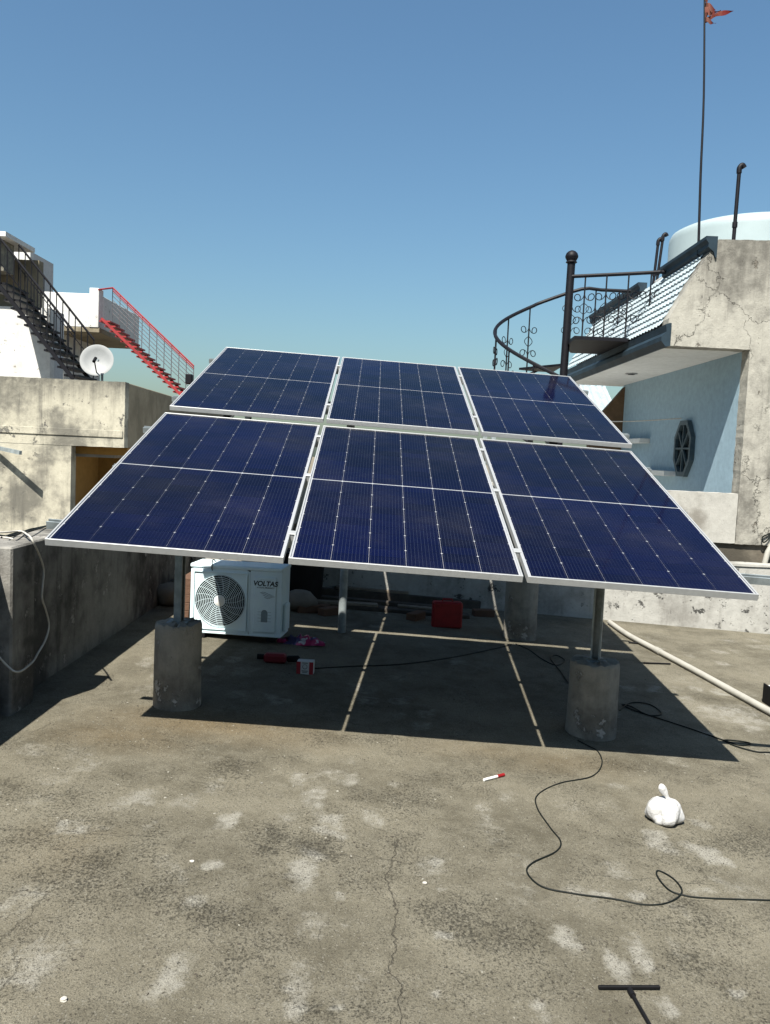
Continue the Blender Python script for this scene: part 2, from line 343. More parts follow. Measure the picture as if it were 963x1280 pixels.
def roof_floor():
    xs = np.unique(np.concatenate([np.linspace(-2.6,-2.2,4), np.arange(-2.2,3.4,.022), np.linspace(3.4,8,30)]))
    ys = np.unique(np.concatenate([np.linspace(-3,1.8,16), np.arange(1.8,6.4,.022), np.linspace(6.4,9.05,60)]))
    X, Y = np.meshgrid(xs, ys); nx, ny = len(xs), len(ys)
    Z = GX*X + (vnoise(X,Y,1.3,1,3)-.5)*.008 + (vnoise(X,Y,14,2,3)-.5)*.0035
    wx = X+(vnoise(X,Y,9,3,3)-.5)*.10; wy = Y+(vnoise(X,Y,9,4,3)-.5)*.14
    def masks(lst, soft):
        acc = np.zeros_like(X)
        for cx, cy, rx, ry, s in lst:
            c = on_ground(cx, cy); ax = on_ground(cx+rx, cy); ay = on_ground(cx, cy-ry)
            Rx = abs(ax.x-c.x); Ry = abs(ay.y-c.y)
            q = (np.abs((wx-c.x)/Rx)**3+np.abs((wy-c.y)/Ry)**3)**(1/3)
            acc = np.maximum(acc, s*np.clip((1+soft-q)/(2*soft), 0, 1))
        return acc
    cwx, cwy = .21, .27; gx_ = (wx+.4*(vnoise(X,Y,1.1,31,2)-.5)+7.0)/cwx; gy_ = (wy+.3*(vnoise(X,Y,1.2,32,2)-.5)+7.0)/cwy
    ci = np.floor(gx_).astype(int); cj = np.floor(gy_).astype(int); TB = np.random.default_rng(33).random((97,97)); rv = TB[ci%97,cj%97]
    ex = np.minimum(gx_-ci, 1-gx_+ci); ey = np.minimum(gy_-cj, 1-gy_+cj)
    soft = np.clip((np.minimum(ex*cwx,ey*cwy)-.012)/.05, 0, 1)
    Bm = np.clip((rv-.50)*1.5, 0, .72)*soft*np.clip((vnoise(X,Y,.9,34,3)-.34)*3.2, 0, 1)*np.clip(.4+1.2*(vnoise(X,Y,25,35,3)-.2),0,1)
    Lm = masks(LIGHT,.4)*np.clip(.45+1.1*(vnoise(X,Y,22,6,3)-.25),0,1.1); Lm = np.maximum(Lm, Bm); Dm = masks(DARK,.75); Om = masks(OCHRE,.8)
    me = bpy.data.meshes.new('roof_floor'); V = np.stack([X,Y,Z],-1).reshape(-1,3)
    idx = np.arange(nx*ny).reshape(ny,nx); Q = np.stack([idx[:-1,:-1],idx[:-1,1:],idx[1:,1:],idx[1:,:-1]],-1).reshape(-1,4)
    me.from_pydata(V.tolist(), [], Q.tolist()); me.update()
    at = me.attributes.new('stain', 'FLOAT_COLOR', 'POINT')
    C = np.stack([Lm,Dm,Om,np.ones_like(X)],-1).reshape(-1,4).astype(np.float32); at.data.foreach_set('color', C.ravel())
    me.polygons.foreach_set('use_smooth', [True]*len(me.polygons))
    b = NB('weathered roof concrete')
    a = b.n('ShaderNodeAttribute', attribute_name='stain'); sp = b.n('ShaderNodeSeparateColor'); b.L(a.outputs['Color'], sp.inputs[0])
    n1 = b.noise(1.1, 9, .68); n2 = b.noise(7, 8, .7); n3 = b.noise(42, 9, .82); n4 = b.noise(170, 3, .65)
    k = b.mix(b.step(n1, .36, .66), (.120,.108,.078), (.240,.219,.165))
    k = b.mix(b.step(n2, .35, .72, 0, .6), k, (.265,.245,.190))
    k = b.mix(b.math('MULTIPLY', sp.outputs[2], .8), k, (.175,.128,.068))
    k = b.mix(b.math('MULTIPLY', b.step(b.math('ADD', sp.outputs[0], b.math('MULTIPLY', b.math('SUBTRACT', b.noise(30, 8, .75), .5), 1.2)), .12, .80), .88), k, (.38,.365,.315))
    gm = b.math('ADD', b.math('MULTIPLY', sp.outputs[1], .13), b.step(b.noise(2.1, 7, .65), .38, .66, -.05, .11))
    n5 = b.noise(95, 9, .86, b.map((1,.8,1), (2,7,0)))
    pit = b.math('MAXIMUM', b.math('MULTIPLY', b.step(b.math('ADD', n3, gm), .64, .78), .45), b.step(b.math('ADD', n5, b.math('MULTIPLY', gm, .55)), .55, .72))
    k = b.mix(b.math('MULTIPLY', pit, .75), k, (.036,.032,.024))
    k = b.mix(b.math('MULTIPLY', b.step(n4, .52, .66), .55), k, (.045,.041,.031))
    g6 = b.n('ShaderNodeTexWhiteNoise'); vs_ = b.n('ShaderNodeVectorMath', operation='SNAP'); b.L(b.co, vs_.inputs[0]); vs_.inputs[1].default_value = (.0045,.006,.5); b.L(vs_.outputs[0], g6.inputs['Vector'])
    k = b.mix(b.math('MULTIPLY', b.step(b.noise(300, 2, .6), .35, .65, 1, 0), .38), k, (.052,.048,.036))
    k = b.mix(b.math('MULTIPLY', b.step(g6.outputs['Value'], .93, .97), b.step(n2, .3, .65, .15, .6)), k, (.035,.032,.025))
    k = b.mix(b.math('MULTIPLY', b.step(g6.outputs['Value'], .03, .01), .45), k, (.27,.26,.22))
    k = b.mix(b.math('MULTIPLY', b.step(b.noise(115, 2, .5, b.map(loc=(3,5,1))), .66, .73), .6), k, (.30,.285,.24))
    # hairline cracks
    dn = b.n('ShaderNodeTexNoise'); dn.inputs['Scale'].default_value = 2.6; dn.inputs['Detail'].default_value = 9; dn.inputs['Roughness'].default_value = .62; b.L(b.co, dn.inputs['Vector'])
    vm = b.n('ShaderNodeVectorMath', operation='SCALE'); b.L(dn.outputs['Color'], vm.inputs[0]); vm.inputs['Scale'].default_value = .26
    va = b.n('ShaderNodeVectorMath', operation='ADD'); b.L(b.co, va.inputs[0]); b.L(vm.outputs[0], va.inputs[1])
    sx = b.n('ShaderNodeSeparateXYZ'); b.L(va.outputs[0], sx.inputs[0])
    c0 = on_ground(497,1150)
    cx = c0.x+.13
    l1 = b.math('MULTIPLY', b.step(b.math('ABSOLUTE', b.math('SUBTRACT', sx.outputs[0], cx)), .0008, .0038, 1, 0), b.step(sx.outputs[1], 3.35, 3.6, 1, 0))
    vo = b.n('ShaderNodeTexVoronoi', feature='DISTANCE_TO_EDGE'); vo.inputs['Scale'].default_value = .85; b.L(va.outputs[0], vo.inputs['Vector'])
    l2 = b.math('MULTIPLY', b.step(vo.outputs['Distance'], .0006, .0022, 1, 0), b.step(b.noise(1.4, 3), .54, .6))
    l3 = b.math('MULTIPLY', b.step(b.math('ABSOLUTE', b.math('SUBTRACT', sx.outputs[1], 3.27)), .001, .005, 1, 0), b.step(b.noise(2.2, 3), .46, .55))
    cr = b.math('MAXIMUM', b.math('MAXIMUM', l1, b.math('MULTIPLY', l3, .6)), b.math('MULTIPLY', l2, .7))
    k = b.mix(b.math('MULTIPLY', cr, b.step(n3, .35, .6, .3, .75)), k, (.055,.049,.038))
    h = b.math('ADD', b.math('ADD', b.math('MULTIPLY', n3, .7), b.math('MULTIPLY', n4, .35)), b.math('MULTIPLY', n2, .5))
    h = b.math('SUBTRACT', h, b.math('ADD', b.math('MULTIPLY', cr, .6), b.math('MULTIPLY', pit, .5)))
    m = b.out(k, .93, 0, b.bump(h, .9, .012), .15)
    me.materials.append(m)
    o = bpy.data.objects.new('roof_floor', me); COL.objects.link(o); tag(o, 'weathered grey concrete roof floor with pale patches and cracks', 'roof floor', None, 'structure')
    return o
roof_floor()
# slab below the floor and the ground far beneath the houses
o = solo('roof_slab', MB().box((-2.6,-3,-7),(8,9.04,-.45)), M_slab, 'concrete body of the house under the roof floor', 'slab', kind='structure')
g = MB().add([(-900,-900,-7.1),(900,-900,-7.1),(900,900,-7.1),(-900,900,-7.1)], [(0,1,2,3)])
solo('ground', g, M_ground, 'dry ground far below the roofs', 'ground', loc=(0,0,-7.1), kind='structure')

# ------------------------------------------------------------------ own parapets
t = thing('parapet_wall', 'rough grey parapet wall with a proud pillar and cables on top', 'wall', (-2.2,4.5,0))
part('wall_face', MB().box((-2.34,-3,-.45),(-2.08,9.03,.985),.008), M_parleft, t)
part('pillar', MB().box((-2.37,4.34,-.3),(-1.985,4.63,1.01),.010), M_parleft, t)
t = thing('parapet_wall', 'stained white parapet wall behind the solar panels', 'wall', (2,8.9,0))
part('wall_face', MB().box((-2.075,8.78,-.5),(8,8.97,.55),.01), M_parback, t)
part('coping', MB().prism(rough([(-2.07,.552),(8,.552),(8,.575),(-2.07,.575)], .12, .003, 7), 'y', 8.766, 8.985), M_parback, t)

t = thing('sky_block_room', 'unseen grey stair room with a navy door, added to block sky light', 'stair room', (.8,-2.6,0))  # unseen room added behind the camera to cut sky fill light
part('wall', MB().box((-1.6,-2.95,-.4),(3.4,-1.3,2.7),.01), M_parleft, t)
part('roof_slab', MB().box((-1.8,-3.1,2.701),(3.6,-1.1,2.82),.01), M_slab, t)
part('door', MB().box((-.4,-1.299,0),(.5,-1.26,2.0),.004), M_navy, t)
t = thing('parapet_wall', 'unseen grey parapet wall past the white pipe, added to block low sky light', 'wall', (6.1,3,0))  # unseen parapet added to keep low sky light off the shaded floor
part('wall_face', MB().box((6.0,-3,-.5),(6.25,8.76,.85),.008), M_parleft, t)

# ------------------------------------------------------------------ solar array
PW, PL, GC, GR, RL, RN = 1.134, 2.257, .0237, .066, .018, .034
YAW, TILT, CS = .0261, .3153, -.0369
Ax = Vector((math.cos(YAW)*math.cos(CS), math.sin(YAW)*math.cos(CS), math.sin(CS)))
B0 = Vector((-math.sin(YAW), math.cos(YAW), 0)); Bx = B0*math.cos(TILT)+Ax.cross(B0)*math.sin(TILT); Nx = Ax.cross(Bx)
OA = Vector((-1.608, 3.8484, 1.1265))
RA = Matrix(((Ax.x,Bx.x,Nx.x),(Ax.y,Bx.y,Nx.y),(Ax.z,Bx.z,Nx.z)))
def arr(u, v, n=0): return OA+Ax*u+Bx*v+Nx*n
def make_panel():
    t = thing('solar_panel', 'x', 'solar panel', OA, RA, 'solar panels of the tilted array')
    fw, fd = .009, .035
    for lo, hi in (((0,0,-fd),(PW,fw,0)), ((0,PL-fw,-fd),(PW,PL,0)), ((0,fw+.0006,-fd),(fw,PL-fw-.0006,0)), ((PW-fw,fw+.0006,-fd),(PW,PL-fw-.0006,0))):
        part('frame_rail', MB().box(lo, hi, .0012), M_alu, t, False)
    part('backsheet', MB().box((fw,fw,-.010),(PW-fw,PL-fw,-.0065)), M_backsheet, t, False)
    cw, chh, gx_, gy_, mid = .1815, .0903, .0016, .0022, .013
    hx, hy, ch = cw/2, chh/2, .006
    cm = MB().add([(-hx+ch,-hy,0),(hx-ch,-hy,0),(hx,-hy+ch,0),(hx,hy,0),(-hx,hy,0),(-hx,-hy+ch,0),(-hx+ch,-hy,-.0008),(hx-ch,-hy,-.0008),(hx,-hy+ch,-.0008),(hx,hy,-.0008),(-hx,hy,-.0008),(-hx,-hy+ch,-.0008)],
                  [(0,1,2,3,4,5),(0,6,7,1),(1,7,8,2),(2,8,9,3),(3,9,10,4),(4,10,11,5),(5,11,6,0)]).mesh('cell', M_cell)
    total = 24*chh+22*gy_+mid; y = (PL-total)/2+hy; x0 = PW/2-2.5*(cw+gx_)
    for r in range(24):
        for c in range(6):
            q = bpy.data.objects.new('cell', cm); COL.objects.link(q); q.parent = t; q.location = (x0+c*(cw+gx_), y, -.0052)
            if r % 2: q.rotation_euler.z = math.pi
        y += chh+(mid if r == 11 else gy_)
    part('bounce_cover', MB().box((fw+.0005,fw+.0005,-.0128),(PW-fw-.0005,PL-fw-.0005,-.0102)), M_blackp, t, False)  # black sheet added under the panel to stop light bouncing back down
    part('glass', MB().box((fw,fw,-.0042),(PW-fw,PL-fw,-.0016)), M_glass, t, False)
    part('junction_box', MB().box((PW/2-.05,PL/2-.03,-.027),(PW/2+.05,PL/2+.03,-.0130),.004), M_blackp, t, False)
    return t
PLAB = {(0,0): 'lower solar panel next to the grey parapet wall, above the air conditioner unit', (0,1): 'lower solar panel in the middle of the front row',
        (0,2): 'lower solar panel at the end of the front row next to the blue house', (1,0): 'upper solar panel at the row end beside the stairs and dish',
        (1,1): 'upper solar panel in the middle of the raised back row', (1,2): 'upper solar panel reflecting the black spiral stair post'}
p0 = None
for r in range(2):
    for c in range(3):
        M = Matrix.Translation(arr(c*(PW+GC)+r*RL, r*(PL+GR), r*RN)) @ RA.to_4x4()
        if p0 is None: p0 = make_panel(); q = p0; q.matrix_world = M
        else: q = copy_tree(p0, M)
        q['label'] = PLAB[(r,c)]

# mounting frame
fr = thing('mounting_frame', 'galvanised steel frame of purlins, rafters and posts under the panels', 'frame', (0,6,.5))
CH_P = [(-.02,-.02),(.02,-.02),(.02,.02),(.012,.02),(.012,-.014),(-.012,-.014),(-.012,.02),(-.02,.02)]
UR, UL = 2.93, .40
def purlin(v, n, u0, u1): part('purlin', MB().profile_beam(arr(u0,v,n), arr(u1,v,n), CH_P, Nx), M_galv, fr)
NT = -.035-.0205
for v, u0, u1 in ((.29,-.10,4.1),(1.17,-.04,3.5),(1.98,-.08,3.52)): purlin(v, NT, u0, u1)
for v in (2.72,4.15): purlin(v, NT+RN, -.06, 3.56)
for u in (UL, UR): part('rafter', MB().profile_beam(arr(u,.27,NT-.0415), arr(u,4.45,NT-.0415), [(-.03,-.02),(.03,-.02),(.03,.02),(-.03,.02)], Nx), M_galv, fr)
for v in (2.72,4.15):                                             # packers that lift the back row
    for u in (UL, UR): part('packer', MB().profile_beam(arr(u,v-.03,NT-.0205+RN/2-.0005), arr(u,v+.03,NT-.0205+RN/2-.0005), [(-.028,-RN/2+.001),(.028,-RN/2+.001),(.028,RN/2-.001),(-.028,RN/2-.001)], Nx), M_galv, fr)
for v, n in ((.29,0),(1.17,0),(1.98,0),(2.72,RN),(4.15,RN)):
    for c in (1,2):
        u = c*(PW+GC)-GC/2+(RL if n else 0)
        part('mid_clamp', MB().box((-.019,-.022,.0004),(.019,.022,.0042),.001, Matrix.Translation(arr(u,v,n)) @ RA.to_4x4()).box((-.009,-.02,-.034),(.009,.02,.0003),0, Matrix.Translation(arr(u,v,n)) @ RA.to_4x4()), M_alu, fr)
def rafter_z(x, y):
    v = (y-OA.y)/Bx.y; u = (x-OA.x); return arr(u, v, NT-.062).z
CPOST = [(-.03,-.022),(.03,-.022),(.03,.022),(.018,.022),(.018,.018),(.026,.018),(.026,-.018),(-.026,-.018),(-.026,.018),(-.018,.018),(-.018,.022),(-.03,.022)]
PIERS = [(-1.195,4.79,.138,.50,0), (1.325,4.92,.150,.455,1), (1.30,7.50,.150,.62,2), (-1.27,7.40,.145,.60,3)]
for px_, py_, r, h, i in PIERS:
    top = gz(px_)+h; rz = rafter_z(px_, py_)
    up = Vector((-.35,-1,0)) if i == 1 else Vector((1,-.15,0))
    p = part('post', MB().profile_beam((px_,py_,top-.02), (px_,py_,rz), CPOST, up), M_galv, fr)
    part('base_plate', MB().box((px_-.06,py_-.06,top-.006),(px_+.06,py_+.06,top+.004),.001), M_galv, p)
mp = on_ground(427,791.5)
p = part('post', MB().tube([(mp.x,mp.y+.03,gz(mp.x)+.002),(mp.x+.005,mp.y+.03,arr(1.27,(mp.y+.03-OA.y)/Bx.y,NT-.0625).z+.04)], .036, 12), M_galv, fr, smooth=40)
part('tie_beam', MB().profile_beam(arr(UL-.03,(mp.y+.03-OA.y)/Bx.y,NT-.085), arr(UR+.03,(mp.y+.03-OA.y)/Bx.y,NT-.085), [(-.02,-.02),(.02,-.02),(.02,.02),(-.02,.02)], Nx), M_galv, fr)
def make_pier(x, y, r, h, i, label):
    m = MB(); n = 40; prof = [(r*1.02,-.03),(r*1.03,.0),(r*1.02,.03)]+[(r*(1.01-.02*k/8), .03+(h-.06)*k/8) for k in range(1,9)]+[(r*.975,h-.012),(r*.93,h-.002),(r*.5,h+.004),(.02,h+.006)]
    m.lathe(prof, n); rs = random.Random(i)
    for k in range(len(m.v)):
        X, Y, Z = m.v[k]; a = math.atan2(Y, X); d = 1+.012*math.sin(3*a+i)+.008*math.sin(7*a+Z*9+i)+rs.uniform(-.004,.004)
        m.v[k] = (X*d+x, Y*d+y, Z+gz(x)+(rs.uniform(-.012,.007) if Z > h-.02 else 0))
    solo('concrete_pier', m, M_pier, label, 'pier', loc=(x,y,gz(x)-.03), group='concrete piers carrying the frame', smooth=35)
for a, lab in zip(PIERS, ('round concrete pier standing before the air conditioner unit', 'round concrete pier with pale drips and a black cable at its foot',
                          'round concrete pier standing by the stained wall next to the red box', 'round concrete pier hidden behind the air conditioner unit')):
    make_pier(*a, lab)

# ------------------------------------------------------------------ air conditioner outdoor unit
def text_mesh(txt, size, depth, mat, M, parent, name='lettering', shear=0, offset=0, align='CENTER'):
    cu = bpy.data.curves.new('tmp', 'FONT'); cu.body = txt; cu.size = size; cu.extrude = depth; cu.shear = shear; cu.offset = offset
    cu.align_x = align; cu.align_y = 'CENTER'
    to = bpy.data.objects.new('tmp', cu); COL.objects.link(to); bpy.context.view_layer.update()
    me = bpy.data.meshes.new_from_object(to.evaluated_get(bpy.context.evaluated_depsgraph_get())); bpy.data.objects.remove(to)
    me.transform(M); me.materials.clear(); me.materials.append(mat); me.name = name
    o = bpy.data.objects.new(name, me); COL.objects.link(o); o.parent = parent; MW[o] = MW[parent]; return o
def make_ac():
    c = on_ground(237,795); W_, H_, D_ = .745, .545, .27
    t = thing('air_conditioner', 'white outdoor air conditioner unit with round fan grille under the panels', 'air conditioner', (c.x,c.y,gz(c.x)), Matrix.Rotation(rad(-6), 3, 'Z'))
    z0, z1 = .035, .035+H_
    fx, fz, fr_ = .245, z0+.27, .205                       # fan centre and radius
    bodym = MB(); bodym.box((0,.012,z0),(.012,D_,z1-.02)); bodym.box((W_-.012,.012,z0),(W_,D_,z1-.02)); bodym.box((.012,D_-.012,z0),(W_-.012,D_,z1-.02)); bodym.box((.012,.012,z0),(W_-.012,D_-.012,z0+.012))
    part('body', bodym, M_white, t, False)
    part('lid', MB().box((-.006,-.008,z1-.0195),(W_+.006,D_+.005,z1+.012),.007), M_white, t, False)
    n = 64; vs = []; fs = []                                 # front sheet with the round opening
    x0, x1 = 0, .485
    for k in range(n):
        a = 2*math.pi*k/n; cx, cz = math.cos(a), math.sin(a)
        vs.append((fx+fr_*cx, 0, fz+fr_*cz))
        s = min(((x1-fx)/cx if cx > 0 else (x0-fx)/cx) if abs(cx) > 1e-6 else 9, ((z1-.02-fz)/cz if cz > 0 else (z0-fz)/cz) if abs(cz) > 1e-6 else 9)
        vs.append((fx+s*cx, 0, fz+s*cz))
    for k in range(n): fs.append((2*k, 2*k+1, 2*((k+1)%n)+1, 2*((k+1)%n)))
    back = [(p[0], .0115, p[2]) for p in vs]; N = len(vs)
    fs2 = [tuple(i+N for i in f[::-1]) for f in fs]+[(2*k, 2*((k+1)%n), 2*((k+1)%n)+N, 2*k+N) for k in range(n)]
    mm = MB().add(vs+back, fs+fs2)
    for cxk, czk in ((x0,z1-.02),(x1,z1-.02),(x0,z0),(x1,z0)): pass
    part('front_panel', mm, M_white, t, False)
    # corner fillers of the fan sheet
    part('service_panel', MB().box((.4855,0,z0),(W_,.0115,z1-.02),.003), M_white, t, False)
    part('drip_edge', MB().box((0,-.006,z0+.0005),(W_,-.0003,z0+.016),.002), M_white, t, False)
    g = MB(); g.box((.025,-.011,z0+.035),(.031,-.0005,z1-.045)); g.box((.459,-.011,z0+.035),(.465,-.0005,z1-.045)); g.box((.031,-.011,z0+.035),(.459,-.0005,z0+.041)); g.box((.031,-.011,z1-.051),(.459,-.0005,z1-.045))
    part('grille_frame', g, M_white, t, False)
    gr_ = MB(); rings = 12
    for i in range(rings):
        r = .045+(fr_-.047)*i/(rings-1); y = -.012-.006*(1-(i/(rings-1))**2)
        gr_.tube([(fx+r*math.cos(2*math.pi*k/40), y, fz+r*math.sin(2*math.pi*k/40)) for k in range(40)], .0021, 4, closed=True)
    for k in range(18):
        a0 = 2*math.pi*k/18
        gr_.tube([(fx+r*math.cos(a0+.5*(r/fr_)), -.014-.004*(1-r/fr_), fz+r*math.sin(a0+.5*(r/fr_))) for r in [.04+.165*j/7 for j in range(8)]], .0013, 4)
    grp = part('fan_grille', gr_, M_white, t, False, smooth=60)
    part('hub_cap', MB().lathe([(.046,0),(.045,.007),(.036,.013),(.002,.015)], 28, Matrix.Translation((fx,-.012,fz)) @ Matrix.Rotation(rad(90),4,'X')), M_whiteplastic, grp, False, smooth=40)
    part('shroud', MB().box((.014,.10,z0+.014),(.483,.11,z1-.022)), M_blackp, t, False)
    for k in range(3):                                        # fan blades
        a = rad(80+120*k); vs = []
        for j in range(7):
            for s, off in ((0,-.42),(1,.42)):
                r = .04+.15*j/6; vs.append((fx+r*math.cos(a+off*(.5+.5*j/6)), .045+(.03 if s else -.005), fz+r*math.sin(a+off*(.5+.5*j/6))))
        f2 = [(2*j,2*j+1,2*j+3,2*j+2) for j in range(6)]
        vs2 = [(p[0],p[1]+.003,p[2]) for p in vs]; N = len(vs)
        edge = [0]+[2*j for j in range(1,7)]+[2*j+1 for j in range(6,-1,-1)]
        part('fan_blade', MB().add(vs+vs2, f2+[tuple(i+N for i in f[::-1]) for f in f2]+[(edge[i],edge[(i+1)%14],edge[(i+1)%14]+N,edge[i]+N) for i in range(14)]), plainw, t, False)
    # raised plate with the lettering
    pl_ = part('badge_plate', MB().box((.520,-.008,z0+.035),(.700,-.0004,z1-.065),.005), M_white, t, False)
    T = lambda x, z: Matrix.Translation((x,-.0085,z)) @ Matrix.Rotation(rad(90),4,'X')
    M_ink = plain('dark lettering', (.008,.01,.014), .5, 0, .1)
    text_mesh('VOLTAS', .054, .0008, M_ink, T(.610,z1-.118), pl_, shear=.18, offset=.0016)
    text_mesh('A TATA PRODUCT', .0165, .0006, M_ink, T(.615,z1-.150), pl_, shear=.12, offset=.0002)
    M_emb = plain('grey print', (.23,.30,.33), .5, 0, .1)
    m = MB()
    for i in range(4):
        zz = z1-.192-.011*i
        m.tube([(.570+.012*i+x, -.009, zz+.008*math.sin(x*60+i)) for x in [.085*j/8 for j in range(9)]], .0022, 4)
    part('emblem', m, M_emb, pl_, False)
    arch = [(-.026,-.045),(.026,-.045),(.026,.028)]+[(.026*math.cos(a), .028+.026*math.sin(a)) for a in [math.pi*k/8 for k in range(1,8)]]+[(-.026,.028)]
    part('emblem', MB().prism([(.610+p, z0+.165+q) for p, q in arch], 'y', -.0098, -.0081), M_emb, pl_, False)
    m = MB()
    for i in range(4): m.box((.555,-.0092,z0+.125+.025*i),(.583,-.0081,z0+.127+.025*i)); m.box((.637,-.0092,z0+.125+.025*i),(.665,-.0081,z0+.127+.025*i))
    m.box((.572,-.0092,z1-.088),(.655,-.0081,z1-.0865))
    part('emblem', m, M_emb, pl_, False)
    for x in (.06, W_-.12): 
        part('foot', MB().box((x,-.012,-.002),(x+.07,D_+.02,z0-.0005),.004), M_blackp, t, False)
    part('valve_cover', MB().box((W_+.0005,.05,z0+.04),(W_+.028,.19,z0+.26),.008), M_white, t, False)
    part('cable_loop', MB().tube(smooth_path([(.17,.10,z1+.02),(.165,.04,z1+.045),(.17,.0,z1+.02),(.175,-.02,z1-.01),(.18,-.018,z1-.035)]), .004, 6), M_cable, t, False)
    return t
plainw = plain('grey fan plastic', (.05,.055,.055), .5, 0, .1)
make_ac()

# ------------------------------------------------------------------ blue house with tiled mansard (across the back parapet)
hs = thing('house', 'pale blue house with tiled overhanging roof, cracked gable and octagonal window', 'house', (5,11,-7))
XB = 3.897
part('balcony_wall', MB().prism(rough([(-2.3,.772),(XB-.006,.772),(XB-.006,1.325),(-2.3,1.325)], .05, .0025, 6), 'y', 9.02, 9.20), M_house, hs)
part('plinth', MB().box((-2.3,9.06,-7),(8.5,9.19,.7665)), M_dirty, hs)
part('gable_wall', MB().prism(rough([(XB,.767),(8.5,.767),(8.5,4.12),(4.1,4.075),(3.47,4.06),(3.42,3.98),(3.20,3.60),(2.99,3.20),(3.0,2.905),(XB,2.9)], .045, .0028, 3), 'y', 9.02, 9.22), M_gable, hs)
part('side_wall', MB().box((XB,9.2205,-.2),(XB+.2,13.8,2.899)), M_blue, hs)
part('soffit', MB().box((3.02,9.2205,2.9),(XB+.2,14.0,2.96)), M_soffit, hs)
sf = part('downlight', MB().lathe([(.085,0),(.085,.012),(.06,.014)], 20, Matrix.Translation((3.46,11.9,2.899)) @ Matrix.Rotation(math.pi,4,'X')), M_alu, hs, smooth=40)
part('lens', MB().lathe([(.05,0),(.05,.004)], 16, Matrix.Translation((3.46,11.9,2.8845)) @ Matrix.Rotation(math.pi,4,'X')), M_blackp, sf)
FASC = [(0,-.03),(.05,-.04),(.10,.02),(.10,.07),(.05,.12),(.06,.20),(.02,.215),(0,.215)]
part('fascia', MB().profile_beam((3.018,9.0,2.93), (3.018,14.05,2.93), [(-p,q) for p, q in FASC]), M_navy, hs)
# tiled slope: ribs down the slope, stepped courses
def tiles():
    a0 = Vector((2.985,0,3.13)); a1 = Vector((3.44,0,3.98)); d = (a1-a0); L = d.length; d.normalize(); nn = Vector((-d.z,0,d.x))
    ys = np.arange(9.2225,14.03,.0157); m = MB(); courses = 9; rows = []
    for c in range(courses):
        for e in (0,1):
            s = L*(c+e)/courses; lift = .022*(1-e)+.004
            for y in ys:
                w_ = .020*abs(math.sin(math.pi*(y-9.2)/.11))
                p = a0+d*s+nn*(lift+w_); rows.append((p.x,y,p.z))
    n = len(ys)
    fs = []
    for r in range(courses*2-1):
        for k in range(n-1): fs.append((r*n+k, r*n+k+1, (r+1)*n+k+1, (r+1)*n+k))
    m.add(rows, fs); return m
part('roof_tiles', tiles(), M_tile, hs, smooth=50, kind='stuff')
part('roof_body', MB().prism([(3.03,3.0),(XB+.2,3.0),(XB+.2,3.97),(3.47,3.97)], 'y', 9.2215, 14.0), M_soffit, hs)
part('roof_deck', MB().box((XB+.201,9.2215,3.85),(8.5,15,3.97)), M_slab, hs)
CORN = [(-.005,-.14),(-.02,-.14),(-.04,-.08),(-.10,-.03),(-.10,.01),(-.13,.05),(-.13,.085),(-.005,.085)]
for y0, y1 in ((8.995,10.5),(11.4,14.15)):
    part('cornice', MB().profile_beam((3.455,y0,4.0), (3.455,y1,4.0), CORN), M_navy, hs)
part('parapet_block', MB().box((3.5,10.55,3.972),(3.75,11.25,4.08),.01), M_white2, hs)
# octagonal window set in the side wall
oc = MB(); cy, cz, R1, R2 = 10.72, 1.83, .395, .33
o8 = [(math.cos(math.pi/8+math.pi/4*k), math.sin(math.pi/8+math.pi/4*k)) for k in range(8)]
o8 = [(.82*a, b_) for a, b_ in o8]
vs = [(XB-.06,cy+R1*a,cz+R1*b_) for a,b_ in o8]+[(XB-.06,cy+R2*a,cz+R2*b_) for a,b_ in o8]+[(XB-.001,cy+R1*a,cz+R1*b_) for a,b_ in o8]+[(XB-.001,cy+R2*a,cz+R2*b_) for a,b_ in o8]
fs = []
for k in range(8):
    j = (k+1)%8; fs += [(k,j,8+j,8+k),(k,16+k,16+j,j),(8+k,8+j,24+j,24+k),(16+k,24+k,24+j,16+j)]
M_wframe = plain('slate window frame', (.055,.085,.10), .55, 0, .15, 12)
wn = part('window', oc.add(vs, fs), M_wframe, hs)
part('pane', MB().prism([(cy+.329*a,cz+.329*b_) for a,b_ in o8], 'x', XB-.020, XB-.008), plain('dark window glass', (.02,.025,.025), .15, 0, .3, 5, .6), wn)
for k in range(4):
    a = math.pi/4*k+math.pi/8*0; part('spoke', MB().beam((XB-.04,cy-.82*.31*math.cos(a),cz-.31*math.sin(a)), (XB-.04,cy+.82*.31*math.cos(a),cz+.31*math.sin(a)), .022, .03+.001*k, up=(1,0,0)), M_wframe, wn)
for (xa, ya, xb) in ((780,549,813),(813,590,845)):
    P = at_x(xb, ya, XB); Q = at_x(xa, ya, XB)
    part('ledge', MB().box((XB-.16,P.y,P.z-.06),(XB-.001,Q.y,P.z+.01),.006), M_whiteplastic, hs)
part('far_wall', MB().prism([(3.35,-.2),(XB-.001,-.2),(XB-.001,2.87),(3.70,2.62),(3.35,2.2)], 'y', 13.70, 13.85), M_brownwall, hs)
# clothes lines across the balcony
P1 = at_x(852,523,XB-.01)
solo('clothes_line', MB().tube(smooth_path([P1, P1+Vector((-.5,.55,-.04)), P1+Vector((-.85,1.2,-.02)), (2.9,13.0,2.32)]), .008, 5), M_wcable, 'thin clothes line tied to the blue wall above the octagonal window', 'clothes line')
